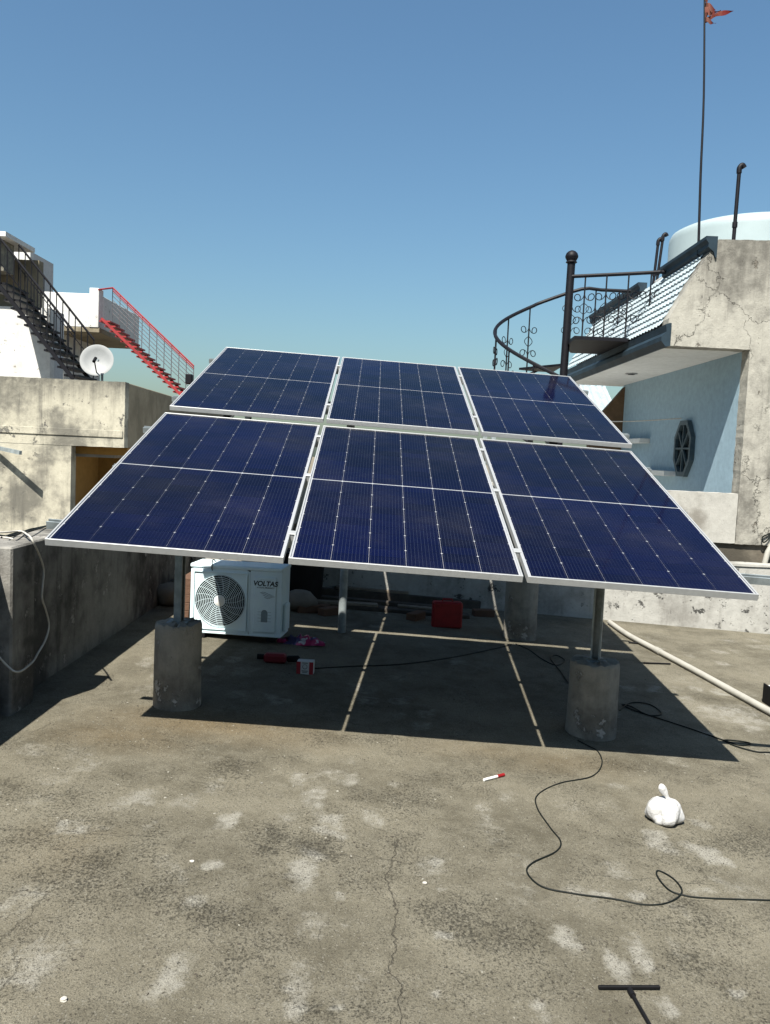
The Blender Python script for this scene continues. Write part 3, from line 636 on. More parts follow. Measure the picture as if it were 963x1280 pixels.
# corrugated sheet behind the balcony
m = MB(); vs = []
for i in range(60):
    u = i/59*2.4; vs += [(1.9+u,15.2,2.35+.03*math.sin(u*50)), (1.9+u,16.6,3.15+.03*math.sin(u*50))]
m.add(vs, [(2*i,2*i+1,2*i+3,2*i+2) for i in range(59)])
vs2 = [(a,b_,c-.012) for a,b_,c in vs]; m.add(vs2, [(2*i,2*i+2,2*i+3,2*i+1) for i in range(59)])
t = thing('shed_roof', 'sloping corrugated sheet roof on posts behind the blue balcony', 'shed', (3,15.9,-7))
part('roof_sheet', m, M_tile, t)
for x in (1.95,4.25): part('post', MB().box((x-.04,15.18,-7),(x+.04,15.26,2.31)), M_galv, t)
for x in (1.95,4.25): part('post', MB().box((x-.04,16.52,-7),(x+.04,16.6,3.08)), M_galv, t)
# balcony floor
part('balcony_floor', MB().box((-2.3,9.21,-.4),(XB-.001,13.69,.30)), plaster('pale balcony tiles', (.85,.84,.79), (.5,.48,.44), .3, seed=44), hs)
# wire and stub on the wall
part('pipe_stub', MB().tube([at_y(956,704,9.0),at_y(960,690,8.99),at_y(966,680,9.01)], .03, 10), M_pvc, hs, smooth=40)
part('wire_loop', MB().tube(smooth_path([at_y(966,660,9.0),at_y(962,672,8.99),at_y(955,678,8.985),at_y(953,672,8.99),at_y(960,668,9.0),at_y(968,665,9.01)]), .008, 6), M_cable, hs)

# water tank
tk = MB().lathe([(1.12,0),(1.16,.03),(1.16,.86),(1.155,.92),(1.13,.97),(1.06,1.005),(.85,1.025),(.5,1.04),(.3,1.05),(.02,1.055)], 56)
tk.v = [(x+5.12,y+12.0,z+3.97) for x,y,z in tk.v]
t = thing('water_tank', 'large round pale water tank on the flat roof of the house', 'water tank', (5.12,12,3.97)); part('shell', tk, M_tank, t, smooth=40)
m = MB().lathe([(.28,0),(.28,.07),(.22,.1),(.01,.11)], 24); m.v = [(x+5.12,y+12.0,z+5.015) for x,y,z in m.v]; part('lid', m, M_blackp, t, smooth=40)

# flag pole, vent pipes
b0 = Vector((3.40,9.32,4.086)); b1 = at_y(881,-14,9.32)
t = thing('flagpole', 'tall thin dark pole with a tattered red flag', 'flagpole', b0)
pb = at_y(874,307,9.32); pts = [Vector((pb.x,pb.y,3.95)), at_y(876,220,9.32), at_y(880,120,9.32), b1]
part('pole', MB().tube(smooth_path(pts,4), [.016-.0005*k for k in range(13)], 8), M_navyp if 'M_navyp' in globals() else M_black, t, smooth=40)
M_flag = plaster('faded red flag cloth', (.22,.025,.022), (.35,.25,.18), .45, seed=50, bump=.2, streak=0)
def flag():
    m = MB(); rs = random.Random(3)
    for (ya, yb, ln, drop) in ((-8,8,6,4),(2,16,14,9),(10,20,20,3),(14,28,10,-2),(20,28,36,-8),(22,29,14,6)):
        n = 10; vs = []
        for i in range(n+1):
            s = i/n; wv = .03*math.sin(s*7+ya); hgt = (1-s)**.7
            pa = at_y(881.5+ln*s, ya+drop*s+2*math.sin(s*6+ya), 9.32+wv); pb_ = at_y(881.5+ln*s, ya+(yb-ya)*hgt*(.7+.3*math.sin(s*9+ya))+drop*s+1.2, 9.32+wv+.01)
            vs += [pa, pb_]
        N = len(vs); v2 = [p+Vector((0,.002,0)) for p in vs]
        f = [(2*i,2*i+1,2*i+3,2*i+2) for i in range(n)]
        m.add(vs+v2, f+[tuple(k+N for k in q[::-1]) for q in f]+[(2*i,2*i+2,2*i+2+N,2*i+N) for i in range(n)]+[(2*i+1,2*i+1+N,2*i+3+N,2*i+3) for i in range(n)])
    return m
part('flag', flag(), M_flag, t)
def vent(pts, r, label, elbow):
    m = MB().tube(pts[:2], r, 10); t = thing('vent_pipe', label, 'pipe', pts[0]); part('pipe', m, M_black, t, smooth=40)
    d = (pts[1]-pts[0]).normalized(); mid = pts[0].lerp(pts[1], .35)
    part('coupling', MB().tube([mid, mid+d*.06], r*1.35, 10), M_black, t, smooth=40)
    part('elbow', MB().tube(smooth_path([pts[1]-d*.04, pts[1]+d*.02, pts[1]+d*.04+Vector((elbow*.05,0,.01)), pts[1]+d*.02+Vector((elbow*.09,0,0))]), r*1.35, 10), M_black, t, smooth=40)
a = at_y(917,300,9.45); a.z = 3.97
vent([a, at_y(924.5,212,9.45)], .021, 'dark vent pipe with an elbow rising above the cracked gable', .6)
for dx, lab in ((0,'dark pipe with an elbow rising behind the cornice gap'),(-6,'shorter dark pipe paired beside another behind the cornice gap')):
    P = at_y(820+dx*.9,352,11.6); P.z = 3.97; P.x = max(P.x, 3.56+dx*.004+.05)
    vent([P, at_y(829+dx,297+(6 if dx else 0),11.6)], .019, lab, .6)

# ------------------------------------------------------------------ spiral stair
st = thing('spiral_stair', 'black iron spiral stair with scrolled railings and ball topped post', 'stair', (2.27,10.9,-.2))
CX, CY, RO = 2.275, 10.9, .93
nz = 4.19
nb0, nb1 = Vector((2.245,CY,-.2)), Vector((2.290,CY,nz))
pp = part('newel_post', MB().tube([nb0, nb1], .052, 16), M_black, st, smooth=40)
m = MB().lathe([(.058,0),(.075,.01),(.06,.03),(.082,.07),(.085,.09),(.07,.13),(.045,.152),(.02,.163),(.005,.166)], 20); m.v = [(x+nb1.x,y+nb1.y,z+nb1.z-.01) for x,y,z in m.v]
part('ball_finial', m, M_black, pp, smooth=40)
ZL = 3.17                                                     # landing level
PITCH = 2.85                                                  # rise of one full turn
def zt(th): return ZL-(th-rad(75))/(2*math.pi)*PITCH          # th runs back -> left -> front while going down
def pol(th, r, z): return Vector((CX+r*math.cos(th), CY+r*math.sin(th), z))
nt_ = 6; dth = rad(30)
for k in range(nt_):
    th = rad(105)+k*dth; z = zt(th)-.05
    if z < -.1: break
    a, b_ = th-dth*.56, th+dth*.56; q = 5
    ring = [pol(a+(b_-a)*i/q, RO-.03, 0) for i in range(q+1)]; ins = [pol(b_,.06,0), pol(a,.06,0)]
    part('tread', MB().prism([(p.x,p.y) for p in ring+ins], 'z', z-.03, z), M_black, st)
lp = [(CX+.0,CY-.52),(3.30,CY-.52),(3.30,CY+.80),(CX+.25,CY+.80),(CX+.03,CY+.2)]
part('landing', MB().prism(lp, 'z', ZL-.045, ZL), M_black, st)
bz_ = zt(rad(285))-.12
part('lower_landing', MB().box((CX-.95,CY-1.35,-.2),(CX+.30,CY-.35,bz_),.01), M_house, st)
# railings
def scroll(base, top, side, b_):
    """flat iron scrolls on a baluster: S curls left and right"""
    d = top-base; L = d.length; up = d.normalized(); side = Vector(side).normalized()
    for c0, sg in ((.36,1),(.64,-1)):
        for s in (-1,1):
            pts = []
            for i in range(15):
                a = i/14*math.pi*2.2; r = .075*(1-i/14*.72)
                pts.append(base+up*(L*c0+sg*(-.07+.06*(i/14)+r*math.sin(a)*1.1))+side*(s*(.077+r*math.cos(a+math.pi))))
            part('scroll', MB().tube(pts, 0.0062, 4), M_black, b_)
    pts = []
    for s in (-1,1):
        part('scroll', MB().tube([base+up*(L*.5-.07+.14*i/6)+side*(s*(.004+.06*math.sin(math.pi*i/6))) for i in range(7)], .0058, 4), M_black, b_)
def baluster(base, top, side, parent):
    b_ = part('baluster', MB().tube([base, top], .010, 6), M_black, parent)
    scroll(base, top, side, b_)
rail = [(3.31,CY+.80,ZL+.85),(2.9,CY+.80,ZL+.85),(CX+.35,CY+.80,ZL+.85)]
pts = [Vector(p) for p in rail]+[pol(rad(100)+i*rad(10), RO, zt(rad(100)+i*rad(10))+.87) for i in range(0,18)]
part('handrail', MB().tube(smooth_path(pts,3), .024, 8), M_black, st, smooth=40)
for k in range(7):
    th = rad(112)+k*dth*.82
    z = zt(th)
    if z < 0: break
    baluster(pol(th,RO,z-.08), pol(th,RO,z+.86), (-math.sin(th),math.cos(th),0), st)
part('stringer', MB().tube([pol(rad(95)+i*rad(10), RO, zt(rad(95)+i*rad(10))-.09) for i in range(19)], .018, 6), M_black, st, smooth=40)
for i in range(3):
    x = 2.50+.33*i; baluster(Vector((x,CY+.80,ZL)), Vector((x,CY+.80,ZL+.84)), (1,0,0), st)
part('handrail', MB().tube([(nb1.x-.01,CY-.02,ZL+.835),(2.9,CY-.3,ZL+.835),(3.30,CY-.52,ZL+.83)], .024, 8), M_black, st, smooth=40)
part('handrail', MB().tube([(3.30,CY-.52,ZL+.83),(3.62,CY-.52,ZL+.83)], .0235, 8), M_black, st, smooth=40)
for i in range(4):
    f = (i+.7)/4.1; x = 2.29+(3.3-2.29)*f; y = CY-.02-.5*f; baluster(Vector((x,y,ZL)), Vector((x,y,ZL+.825)), (.9,-.4,0), st)

# ------------------------------------------------------------------ terrace house beyond the left parapet
lh = thing('house', 'weathered cream terrace house with parapet and ochre recess', 'house', (-6,13,-7))
Rm = Matrix.Rotation(rad(2.5),4,'Z'); LB = Matrix.Translation((-3.545,11,0)) @ Rm
def lbx(lo, hi, bev=0): return MB().box(lo, hi, bev, LB)
part('front_parapet', MB().prism(rough([(-7,1.508),(-.002,1.508),(-.002,2.385),(-7,2.385)], .05, .0025, 5), 'y', 0, .18, LB), M_cream, lh)
part('moulding', lbx((-7,-.014,1.64),(-.02,-.0005,1.735),.004), M_cream, lh)
part('side_parapet', lbx((-.18,.1805,1.505),(-.0015,9,2.385),.01), M_side, lh)
part('front_wall', lbx((-7,.004,-7),(-.70,.2,1.5045)), M_cream, lh)
part('terrace_slab', lbx((-7,.2005,1.36),(-.181,9,1.5)), M_slab, lh)
part('recess_side_wall', lbx((-.9,.2005,-7),(-.701,1.4,1.3595)), M_ochre, lh)
part('recess_back_wall', lbx((-.70,1.2,-7),(-.0,1.4,1.3595)), M_ochre, lh)
part('side_wall', lbx((-.2,1.4005,-7),(-.002,9,1.3595)), M_side, lh)
part('recess_ceiling', lbx((-.6995,.1815,1.40),(-.003,1.3995,1.5045)), M_ochre, lh)
part('bracket', MB().beam(at_y(-20,556,10.95), at_y(26,566,10.6), .04, .05), M_galv, lh)
# satellite dish
d0 = Vector((-4.47,12.5,2.80))
t = thing('satellite_dish', 'round white satellite dish on the cream terrace parapet', 'satellite dish', (d0.x+.05,d0.y+.2,1.5))
dn_ = Vector((.12,-1,.28)).normalized(); q = dn_.to_track_quat('Z','Y').to_matrix().to_4x4()
prof = [(.002,-.045),(.10,-.038),(.18,-.022),(.245,0),(.25,.006),(.243,.008),(.178,-.012),(.10,-.028),(.002,-.036)]
part('reflector', MB().lathe(prof, 40, Matrix.Translation(d0) @ q), plain('dish paint', (.25,.26,.26), .5, 0, .06, 8), t, smooth=50)
lnb = d0+dn_*.24+Vector((.02,0,-.05))
part('feed_arm', MB().tube([d0+Vector((0.0,.03,-.24)), lnb+Vector((0,0,-.05))], .010, 6), M_black, t)
part('feed_horn', MB().tube([lnb+Vector((0,-.03,-.06)), lnb+Vector((0,.05,.0))], .024, 10), M_blackp, t, smooth=40)
part('mast', MB().tube([(d0.x+.03,d0.y+.16,1.49),(d0.x+.03,d0.y+.16,d0.z),(d0.x,d0.y+.03,d0.z+.01)], .02, 8), M_galv, t)

# black outside stair and the white house behind it
def stair(name, label, P0, P1, width, n, mat, rail_h, tops, rails, bal_r, stringer, parent_cat='stair', thin=None, railside=None):
    """straight flight from P0 (top) to P1 (foot), running in the x-z plane; width goes in +y"""
    t = thing(name, label, parent_cat, (P1.x,P1.y,P1.z)); d = P1-P0
    for k in (0,1):
        part('stringer', MB().beam(P0+Vector((0,k*width,0)), P1+Vector((0,k*width,0)), .04, stringer), mat, t)
    for i in range(n):
        p = P0+d*((i+.5)/n); part('tread', MB().box((p.x-.12,p.y+.021,p.z-.02),(p.x+.14,p.y+width-.021,p.z+.015)), mat, t)
    for k in tops:
        off = Vector((0,k*width,0)); m0 = P0+off+Vector((0,0,rail_h)); m1 = P1+off+Vector((0,0,rail_h))
        part('handrail', MB().tube([m0,m1], .022, 6), mat, t)
        for r in (rails if railside is None or k == railside else ()): part('mid_rail', MB().tube([P0+off+Vector((0,0,rail_h*r)), P1+off+Vector((0,0,rail_h*r))], .009, 5), thin or mat, t)
        if railside is not None and k != railside: continue
        nb_ = n if not thin else int(n*.7)
        for i in range(nb_+1):
            p = P0+off+d*(i/nb_); part('baluster', MB().tube([p, p+Vector((0,0,rail_h))], bal_r, 5), thin or mat, t)
    return t
s0 = at_y(-8,348,14.2); s1 = at_y(92,474,14.2)
stair('outside_stair', 'black steel outside stair going down past the white house', s0, s1, .95, 12, M_black, .80, (0,1), (.5,), .010, .065)
wh = thing('house', 'white painted house with peeling wall behind the black stair', 'house', (-9,17,-7))
part('front_wall', MB().box((-12,15.4,-7),(at_y(63,420,15.4).x,15.6,at_y(30,384,15.4).z)), M_white2, wh)
part('side_wall', MB().box((at_y(63,420,15.4).x-.2,15.6005,-7),(at_y(63,420,15.4).x-.002,at_x(80,430,at_y(63,420,15.4).x).y,at_y(30,384,15.4).z-.003)), M_shadeside, wh)
zz = at_y(20,384,15.9).z
part('upper_wall', MB().box((-12,15.9,zz-1.2),(at_y(49,340,15.9).x,16.1,at_y(40,325,15.9).z)), M_side, wh)
part('stair_head', MB().box((-12,15.0,at_y(0,338,15).z),(at_y(5,320,15).x,15.399,at_y(0,300,15).z)), M_cream, wh)
part('head_slab', MB().box((-12,14.7,at_y(0,300,15).z+.001),(at_y(17,300,15).x,15.9,at_y(0,294,15).z)), M_white2, wh)
# tower further back
tx0, tx1 = at_y(17,330,24).x, at_y(38,330,24).x
tw = thing('house', 'distant white tower block with a side coloured as shade beyond the black stair', 'house', (tx1,25,-7))
part('front_wall', MB().box((tx0-.3,24,-7),(tx1,24.2,at_y(30,313,24).z)), M_white2, tw)
part('side_wall', MB().box((tx1-.2,24.2005,-7),(tx1-.002,at_x(67,340,tx1).y,at_y(30,313,24).z-.01)), M_shadeside, tw)
# cantilever room with the red stair
YR = 20
cr = thing('house', 'white flat roofed house with jutting slab beside the red stair', 'house', (-8,22,-7))
xl, xp0, xp1 = at_y(48,380,YR).x, at_y(112,380,YR).x, at_y(124,380,YR).x
ztop, zbot = at_y(90,366,YR).z, at_y(110,409,YR).z
part('parapet', MB().box((xl,YR,zbot+.0005),(xp0-.001,YR+.15,ztop),.01), M_white2, cr)
part('corner_post', MB().box((xp0,YR-.02,zbot),(xp1,YR+.3,at_y(118,360,YR).z),.01), M_white2, cr)
part('side_parapet', MB().box((xp1-.16,YR+.301,zbot),(xp1-.002,YR+3.2,ztop-.002),.01), M_white2, cr)
part('jutting_slab', MB().box((xl,YR+.0,zbot-.12),(xp1+.02,YR+3.2,zbot-.001),.01), M_side, cr)
xw = at_y(80,430,YR+.6).x
part('wall', MB().box((xl-2,YR+.6,-7),(xw,YR+.8,zbot-.121)), M_white2, cr)
part('side_wall', MB().box((xw-.2,YR+.801,-7),(xw-.002,YR+3.2,zbot-.121)), M_shadeside, cr)
r0, r1 = at_y(127,398,YR-.4), at_y(232,499,YR-.4)
M_thin = plain('thin grey rail', (.10,.10,.11), .5, 0, .1)
t = stair('outside_stair', 'red steel outside stair with thin grey rails', r0, r1, .75, 16, M_red, .86, (1,), (.3,.42,.54,.66,.78,.88), .010, .06, thin=M_thin, railside=1)
part('handrail', MB().tube([r0+Vector((0,.75,.80)), r1+Vector((0,.75,.80))], .016, 6), M_red, t)
pn = at_y(131,362,YR-.1); part('landing_rail', MB().tube([Vector((xp1,YR-.05,pn.z)), r0+Vector((0,.75,.86))], .02, 6), M_red, t)
f1 = at_y(237,474,YR); part('rail_bracket', MB().box((f1.x-.08,YR-.1,f1.z-.12),(f1.x+.08,YR+.1,f1.z+.12),.02), M_black, t)

# ------------------------------------------------------------------ cables, pipe
def ground_path(px, r, k=6, lift=0):
    return smooth_path([on_ground(x,y)+Vector((0,0,r+.001+lift)) for x, y in px], k)
def cable(px, r, mat, label, name='cable', cat='cable'):
    rs = random.Random(len(px)); px = [(x+rs.uniform(-1.2,1.2), y+rs.uniform(-.8,.8)) for x, y in px]
    pts = ground_path(px, r); solo(name, MB().tube(pts, r, 7), mat, label, cat, smooth=60)
cable([(722,926),(735,934),(749,940),(753,956),(739,972),(699,980),(673.5,993.6),(671.5,1011.5),(687,1035),(700.5,1053),(693,1067),(665.5,1079),(659.5,1091),(677.5,1109),(715,1118),(767,1125),(807,1132),(834.6,1129),(852.5,1117),(842.5,1101),(822.6,1090),(820.6,1097),(834.6,1113),(852.5,1120),(882,1124),(963,1127),(1010,1128)],
      .0034, M_cable, 'long black cable winding over the sunlit floor with a small loop')
cable([(774,888),(785,881),(797.5,879),(812,882),(824,888),(827,894),(815,896),(803,892),(790,884),(778,882),(790,888),(818,897),(856,910),(900,925),(925,932),(938.6,931),(925,927),(906,926),(910,930),(921,934),(944.5,941),(963,942),(1000,944)],
      .0042, M_cable, 'coiled black cable beside the pier with pale drips')
cable([(645,806),(662,812),(680,825),(695,833),(706,826),(697,820),(688,824),(700,840),(716,862)], .004, M_cable, 'black cable tangled on the floor near the sunlit strip')
cable([(392,836),(440,834),(500,831),(560,823),(610,813),(640,806)], .004, M_cable, 'black cable stretched across the shaded floor')
# pvc pipe
pp_ = [on_ground(x,y)+Vector((0,0,.028)) for x, y in ((762,781),(785,797),(820,816),(870,843),(920,871),(985,907))]
t = thing('pvc_pipe', 'long white plastic pipe lying on the sunny floor', 'pipe', pp_[3]-Vector((0,0,.028)))
part('pipe', MB().tube(smooth_path(pp_,5), .0255, 12), M_pvc, t, smooth=50)
q = pp_[2]; d = (pp_[3]-pp_[2]).normalized(); part('coupling', MB().tube([q,q+d*.09], .0295, 12), M_pvc, t, smooth=50)
# sticks beside the pipe
for a, b_, lab in (((805,830),(838,831),'short dark rod on the floor beside the white pipe'),((786,804),(806,806),'tiny dark rod at the foot of the white pipe')):
    solo('rod', MB().tube([on_ground(*a)+Vector((0,0,.009)), on_ground(*b_)+Vector((0,0,.009))], .008, 6), M_blackp, lab, 'rod')
# white cable on the left parapet
XH = -1.962
wc = [at_z(-8,666,1.02), at_z(10,665,1.02), at_z(26,664,1.02)]
hang = [at_x(x,y,XH) for x, y in ((40,674),(50,695),(55,712),(54,730),(53,748),(58,764),(61.5,782),(57,800),(48,816),(40.5,828),(23,840),(8,831),(-6,815))]
for p in hang: p.x = XH
front = [at_y(23,840,4.30), at_y(8,831,4.28), at_y(-8,812,4.26)]
path = wc+[at_z(34,668,1.03)]+hang[:10]+front
solo('cable', MB().tube(smooth_path(path,5), .0058, 7), M_wcable, 'white cable drooping over the grey parapet pillar', 'cable', smooth=60)
solo('cable', MB().tube(smooth_path([at_z(-8,671.5,1.02), at_z(8,672,1.02), at_z(17,674,1.02)],5), .0058, 7), M_wcable, 'short white cable end lying on top of the parapet pillar', 'cable', smooth=60)
for k, (pts, lab) in enumerate((([(-6,668),(14,670),(30,662),(45,660),(62,655)], 'black cable lying along the parapet top under the white one'), ([(2,672),(20,664),(34,665),(50,657),(66,655)], 'thin black cable crossing the parapet top towards the panels'))):
    P = []
    for i, (x,y) in enumerate(pts):
        z = 1.02 if y > 664 else .995
        p = at_z(x,y,z); p.x = max(p.x, -2.33); P.append(p)
    solo('cable', MB().tube(smooth_path(P,5), .006, 6), M_cable, lab, 'cable', smooth=60)
P = [at_y(0,700,4.325), at_y(5,722,4.325), at_y(13,752,4.325), at_y(17,778,4.325)]
# ------------------------------------------------------------------ small things on the floor
def bag():
    c = on_ground(834,1033); r = .092; m = MB().blob((0,0,0), (1,1,1), .04, 5, 7)
    rs = random.Random(8); out = []; dirs = []
    for i in range(11):
        d = Vector((rs.gauss(0,1), rs.gauss(0,1), rs.gauss(0,.7))).normalized(); dirs.append((d, rs.uniform(.7,2.6), rs.uniform(0,1)))
    for x, y, z in m.v:
        p = Vector((x,y,z)); k = 1
        for d, f, ph in dirs:
            q = (p.dot(d)*f+ph) % 1.0; k -= .07/f*(1-abs(2*q-1))
        a = math.atan2(y, x); k += .03*max(0,z)*abs(math.sin(6*a+1)); k += .20
        z2 = max(z, -.60+.03*math.sin(3*a)); top = max(0, z-.55)
        out.append((c.x+x*k*r*(1.05-.55*top), c.y+.05+y*k*r*(1-.55*top), gz(c.x)-.002+(z2*k+.60)*r*.86))
    m.v = out
    b = NB('thin white bag plastic'); n = b.noise(16, 6, .7); k = b.mix(b.step(n,.3,.7), (.50,.50,.49), (.56,.56,.555))
    M = b.out(k, .35, 0, b.bump(b.noise(28,4,.6,dist=1.5), .6, .01), .4)
    t = thing('plastic_bag', 'white knotted plastic bag on the sunlit floor', 'bag', (c.x,c.y+.045,gz(c.x)))
    bo = part('bag_body', m, M, t, smooth=25)
    tp = Vector((c.x+.012,c.y+.045,gz(c.x)+.112))
    pts = [tp, tp+Vector((-.012,0,.022)), tp+Vector((-.03,.002,.05)), tp+Vector((-.038,.004,.07))]
    e = MB().tube(smooth_path(pts,5), [.012,.010,.009,.009,.010,.012,.014,.016,.017,.018,.018,.017,.015,.012,.008,.003], 8)
    e.v = [(p[0], (p[1]-tp.y)*.45+tp.y, p[2]) for p in e.v]
    part('knot', e, M, t, smooth=80)
bag()
def ttool():
    a, b_ = on_ground(748,1237), on_ground(825,1237); h0, h1 = on_ground(787,1240), on_ground(819,1296); z = Vector((0,0,.008))
    t = thing('floor_scraper', 'black T shaped steel tool lying on the floor', 'tool', (a+b_)/2)
    part('cross_bar', MB().beam(a+z, b_+z, .010, .011, bev=.002), M_blackp, t)
    part('handle', MB().tube([h0+z, h1+z], .0058, 10), M_blackp, t, smooth=40)
    c = h0; part('socket', MB().tube([h0+z+(h1-h0).normalized()*.002, h0+z+(h1-h0).normalized()*.03], .0095, 10), M_blackp, t, smooth=40)
ttool()
def marker():
    a, b_ = on_ground(605,977), on_ground(630,970.5); z = Vector((0,0,.009)); d = (b_-a).normalized(); L = (b_-a).length
    t = thing('marker_pen', 'white marker pen with a red cap on the floor', 'pen', (a+b_)/2)
    part('barrel', MB().tube([a+z, a+z+d*L*.66], .0075, 10), M_whiteplastic, t, smooth=40)
    part('cap', MB().tube([a+z+d*L*.661, b_+z], .0088, 10), M_redp, t, smooth=40)
marker()
def redbox():
    c = on_ground(559,785); z = gz(c.x); w_ = .285
    t = thing('tool_case', 'red plastic case standing by the back wall under the panels', 'case', (c.x,c.y,z), Matrix.Rotation(rad(3),3,'Z'))
    part('shell', MB().box((-w_/2,0,-.005),(w_/2,.11,.245),.014), M_redp, t, False)
    part('handle', MB().tube([(-.05,.05,.243),(-.045,.05,.268),(.045,.05,.268),(.05,.05,.243)], .008, 6), M_redp, t, False)
    for x in (-.09,.09): part('latch', MB().box((x-.018,-.006,.195),(x+.018,-.0005,.232),.003), M_redp, t, False)
redbox()
def carton():
    c = on_ground(381,843); z = gz(c.x)
    t = thing('small_carton', 'small white carton with red ends and a printed face', 'carton', (c.x,c.y,z), Matrix.Rotation(rad(-4),3,'Z') )
    M_red2 = plain('red carton print', (.36,.02,.03), .6, 0, .1); M_pap = plain('white carton', (.62,.62,.60), .7, 0, .06)
    part('box', MB().box((-.058,0,-.002),(.058,.07,.092),.002), M_pap, t, False)
    for x in (-.045,.045): part('end_band', MB().box((x-.0145,-.0012,.001),(x+.0145,-.0003,.089)), M_red2, t, False)
    m = MB().tube([(.016*math.cos(2*math.pi*k/16),-.0010,.055+.016*math.sin(2*math.pi*k/16)) for k in range(16)], .0018, 4, closed=True); m.box((-.022,-.0014,.022),(.022,-.0004,.027)); m.box((-.018,-.0014,.013),(.018,-.0004,.017)); m.box((-.02,-.0014,.079),(.02,-.0004,.083))
    part('print', m, plain('dark print', (.03,.03,.03), .6), t, False)
carton()
c = on_ground(345,829); t = thing('power_tool', 'dark red power tool lying in the shade by the carton', 'tool', (c.x,c.y,gz(c.x)))
part('body', MB().box((c.x-.09,c.y-.02,gz(c.x)),(c.x+.075,c.y+.055,gz(c.x)+.07),.016), plain('dark red casing', (.20,.012,.02), .5, 0, .15), t)
part('grip', MB().beam((c.x+.0755,c.y+.02,gz(c.x)+.03),(c.x+.17,c.y+.05,gz(c.x)+.03), .045, .045, bev=.012), M_blackp, t)
part('chuck', MB().tube([(c.x-.14,c.y+.015,gz(c.x)+.04),(c.x-.0905,c.y+.018,gz(c.x)+.04)], .02, 10), M_blackp, t, smooth=40)
# foil packet
def packet():
    c = on_ground(378,806); m = MB(); nx_, ny_ = 18, 8; vs = []
    for s in (1,0):
        for j in range(ny_+1):
            for i in range(nx_+1):
                u, v = i/nx_, j/ny_; puff = (math.sin(math.pi*u)*math.sin(math.pi*v))**.6 if 0 < u < 1 and 0 < v < 1 else 0
                vs.append((c.x-.17+.34*u+.02*math.sin(7*v), c.y-.04+.13*v+.015*math.sin(9*u), gz(c.x)+.004+s*(.002+.055*puff*(1+.35*math.sin(19*u+7*v)+.25*math.sin(31*u-11*v)))))
    n = (nx_+1)*(ny_+1); fs = []
    for j in range(ny_):
        for i in range(nx_):
            a = j*(nx_+1)+i; fs += [(a,a+1,a+nx_+2,a+nx_+1), (n+a,n+a+nx_+1,n+a+nx_+2,n+a+1)]
    m.add(vs, fs)
    b = NB('printed foil'); sp_ = b.step(b.noise(9, 2, .5), .46, .54)
    k = b.mix(sp_, (.05,.045,.16), (.42,.03,.13)); k = b.mix(b.step(b.noise(14, 2, .5, b.map(loc=(3,1,2))), .62, .68), k, (.55,.55,.6))
    M = b.out(k, .3, .2, None, .5)
    t = thing('foil_packet', 'crumpled purple and pink foil packet in front of the air conditioner', 'packet', (c.x,c.y,gz(c.x)))
    part('pouch', m, M, t, smooth=40)
    e = on_ground(351,803); part('torn_end', MB().box((e.x-.03,e.y-.02,gz(e.x)),(e.x+.045,e.y+.03,gz(e.x)+.03),.008), plain('pink foil', (.5,.04,.15), .35, .1, .3, 20), t)
packet()
for x, y, q, lab in ((80,1251,.011,'small pale stone lying alone on the open floor near the dark grime'), (531,1105,.009,'small pale stone beside the long floor crack'), (240,1078,.009,'two toned pale chip of mortar on the sunlit floor')):
    c = on_ground(x,y); solo('stone', MB().blob((c.x,c.y,gz(c.x)+q*.45), (q,q*.8,q*.6), .16, 2, int(x)), M_g0, lab, 'stone', smooth=30)
# white container at the floor's edge
c = on_ground(985,890); t = thing('plastic_crate', 'white plastic box with a black edge beside the white pipe', 'box', (c.x,c.y,gz(c.x)))
part('box', MB().box((c.x-.08,c.y,gz(c.x)-.004),(c.x+.2,c.y+.2,gz(c.x)+.14),.01), M_whiteplastic, t)
part('rim', MB().box((c.x-.092,c.y-.01,gz(c.x)),(c.x-.0805,c.y+.21,gz(c.x)+.15),.004), M_blackp, t)

# ------------------------------------------------------------------ clutter along the back wall
def plank(a, b_, w_, h, mat, label, z=0.0, group=None):
    A = on_ground(*a); B_ = on_ground(*b_); up = Vector((0,0,z+h/2+.001))
    return solo('plank', MB().beam(A+up, B_+up, w_, h, bev=.004), mat, label, 'plank', group=group)
J = 'old planks piled at the back wall'
plank((365,754),(586,772), .16, .035, M_wood, 'broad dark plank at the bottom of the pile by the back wall', 0, J)
plank((372,748),(560,764), .10, .05, M_wood, 'dark squared timber lying behind the broad plank', 0, J)
plank((400,744),(600,761), .12, .09, M_wood, 'thick dark beam against the back wall', 0, J)
plank((380,757),(472,763), .09, .03, M_wood2, 'pale short board on top of the broad dark plank', .037, J)
plank((497,763),(540,767), .07, .025, M_wood2, 'pale broken board end on the broad dark plank', .037, J)
plank((505,750),(596,757), .14, .04, M_wood, 'dark board resting on the thick beam', .095, J)
plank((420,746),(510,753), .10, .03, M_wood2, 'dusty pale slat resting on the thick beam', .093, J)
for i, (x,y,z,rot) in enumerate(((385,765,0,20),(398,764,0,-14),(412,768,0,45),(604,770,0,10),(520,774,0,60))):
    c = on_ground(x,y); M = Matrix.Translation((c.x,c.y,gz(c.x))) @ Matrix.Rotation(rad(rot),4,'Z')
    solo('brick', MB().box((-.11,-.052,-.003),(.11,.052,.07),.005,M), M_brick, 'old brick lying loose in front of the plank pile', 'brick', group='loose bricks by the plank pile')
c = on_ground(379,766); solo('sack', MB().blob((c.x-.05,c.y+.12,gz(c.x)+.095), (.19,.14,.105), .10, 3, 3), M_sack, 'slumped dusty sack beside the loose bricks', 'sack', smooth=60)
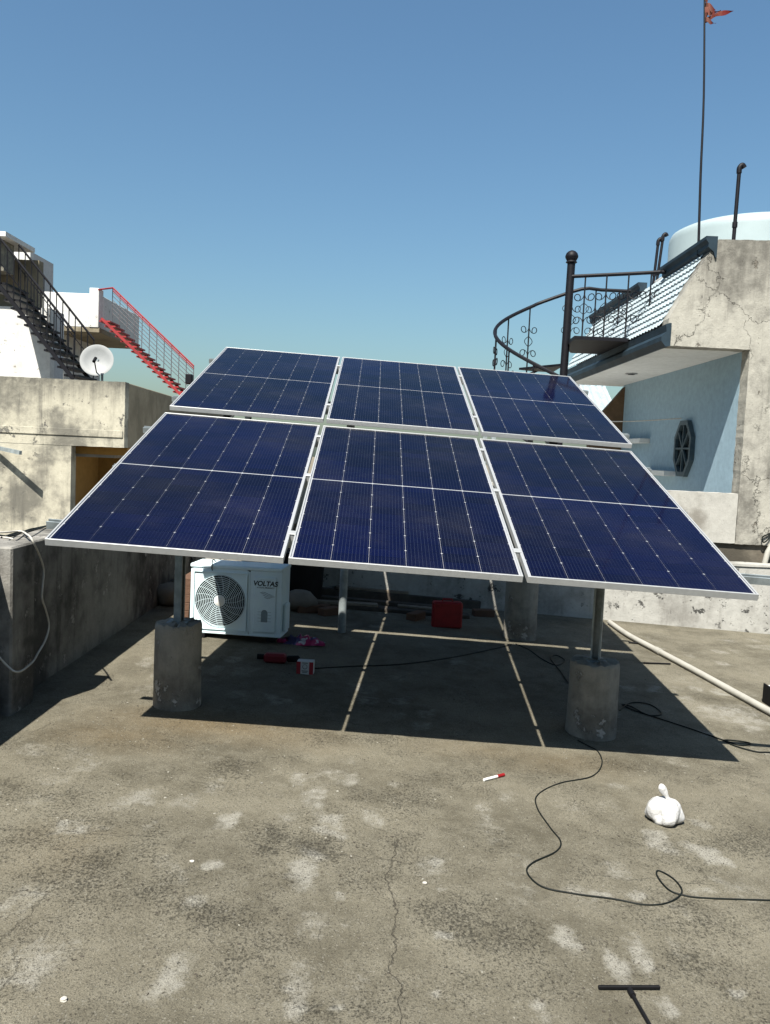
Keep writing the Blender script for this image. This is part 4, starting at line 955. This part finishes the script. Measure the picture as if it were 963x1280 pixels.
for i, (x,y,lab) in enumerate(((206,757,'slumped dusty sack leaning on the grey parapet wall'),(224,748,'second dusty sack farther along the grey parapet wall'))):
    c = on_ground(x,y); solo('sack', MB().blob((c.x+.05,c.y+.1,gz(c.x)+.10), (.17,.2,.11), .10, 3, 11+i), M_sack, lab, 'sack', smooth=60)
# bricks stacked behind the air conditioner
for k in range(5):
    for j in range(2):
        x = -1.78+.005*k; y = 7.05+.235*j; z = gz(x)+.0725*k
        solo('brick', MB().box((x,y,z-.002 if k == 0 else z),(x+.105,y+.22,z+.0715),.004), M_brick, 'brick in the low stack behind the air conditioner unit', 'brick', group='bricks stacked behind the air conditioner')
# black tub against the back wall
m = MB().lathe([(.30,0),(.33,.02),(.36,.5),(.375,.51),(.375,.54),(.34,.55),(.1,.56),(.01,.56)], 32); m.v = [(x-.95,y+8.35,z+gz(-.95)-.004) for x,y,z in m.v]
solo('plastic_tub', m, M_blackp, 'black plastic tub behind the air conditioner by the back wall', 'tub', smooth=40)

# ------------------------------------------------------------------ grit on the floor
def grit(n, smin, smax, mat, label, seed, zones):
    rs = np.random.default_rng(seed); m = MB(); base = [(1,0,0),(-1,0,0),(0,1,0),(0,-1,0),(0,0,1),(0,0,-1)]
    tris = [(0,2,4),(2,1,4),(1,3,4),(3,0,4),(2,0,5),(1,2,5),(3,1,5),(0,3,5)]
    for i in range(n):
        zx0, zx1, zy0, zy1 = zones[i % len(zones)]
        x = rs.uniform(zx0, zx1); y = rs.uniform(zy0, zy1)
        s = smin+(smax-smin)*rs.random()**5; a = rs.uniform(0,6.28); ca, sa = math.cos(a), math.sin(a); e = rs.uniform(.45,1,3)
        m.v += [(x+(bx*ca*e[0]-by*sa*e[1])*s+rs.uniform(-.3,.3)*s, y+(bx*sa*e[0]+by*ca*e[1])*s+rs.uniform(-.3,.3)*s, gz(x)+s*.2+bz*s*e[2]*.55) for bx,by,bz in base]
        k = len(m.v)-6; m.f += [(p+k,q+k,r+k) for p,q,r in tris]
    solo('grit', m, mat, label, 'grit', loc=(0,4,0), kind='stuff')
M_g1 = plain('pale grit', (.25,.24,.2), .9, 0, .3, 60); M_g2 = plain('dark grit', (.06,.052,.04), .9, 0, .3, 60)
grit(1700, .0014, .0085, M_g1, 'pale mortar crumbs and grit scattered over the roof floor', 21, [(-2.0,3.2,2,6.5),(-1.9,-.2,3.2,4.8),(-1.9,.4,2.6,4.6),(1.0,2.6,4.2,5.4),(-2,4.5,6.5,8.7)])
grit(3200, .002, .008, M_g2, 'dark grit and dry crumbs scattered over the roof floor', 22, [(-2.0,3.2,2,6.5),(-1.6,.2,2.0,3.4),(.6,2.4,2.2,4.2)])
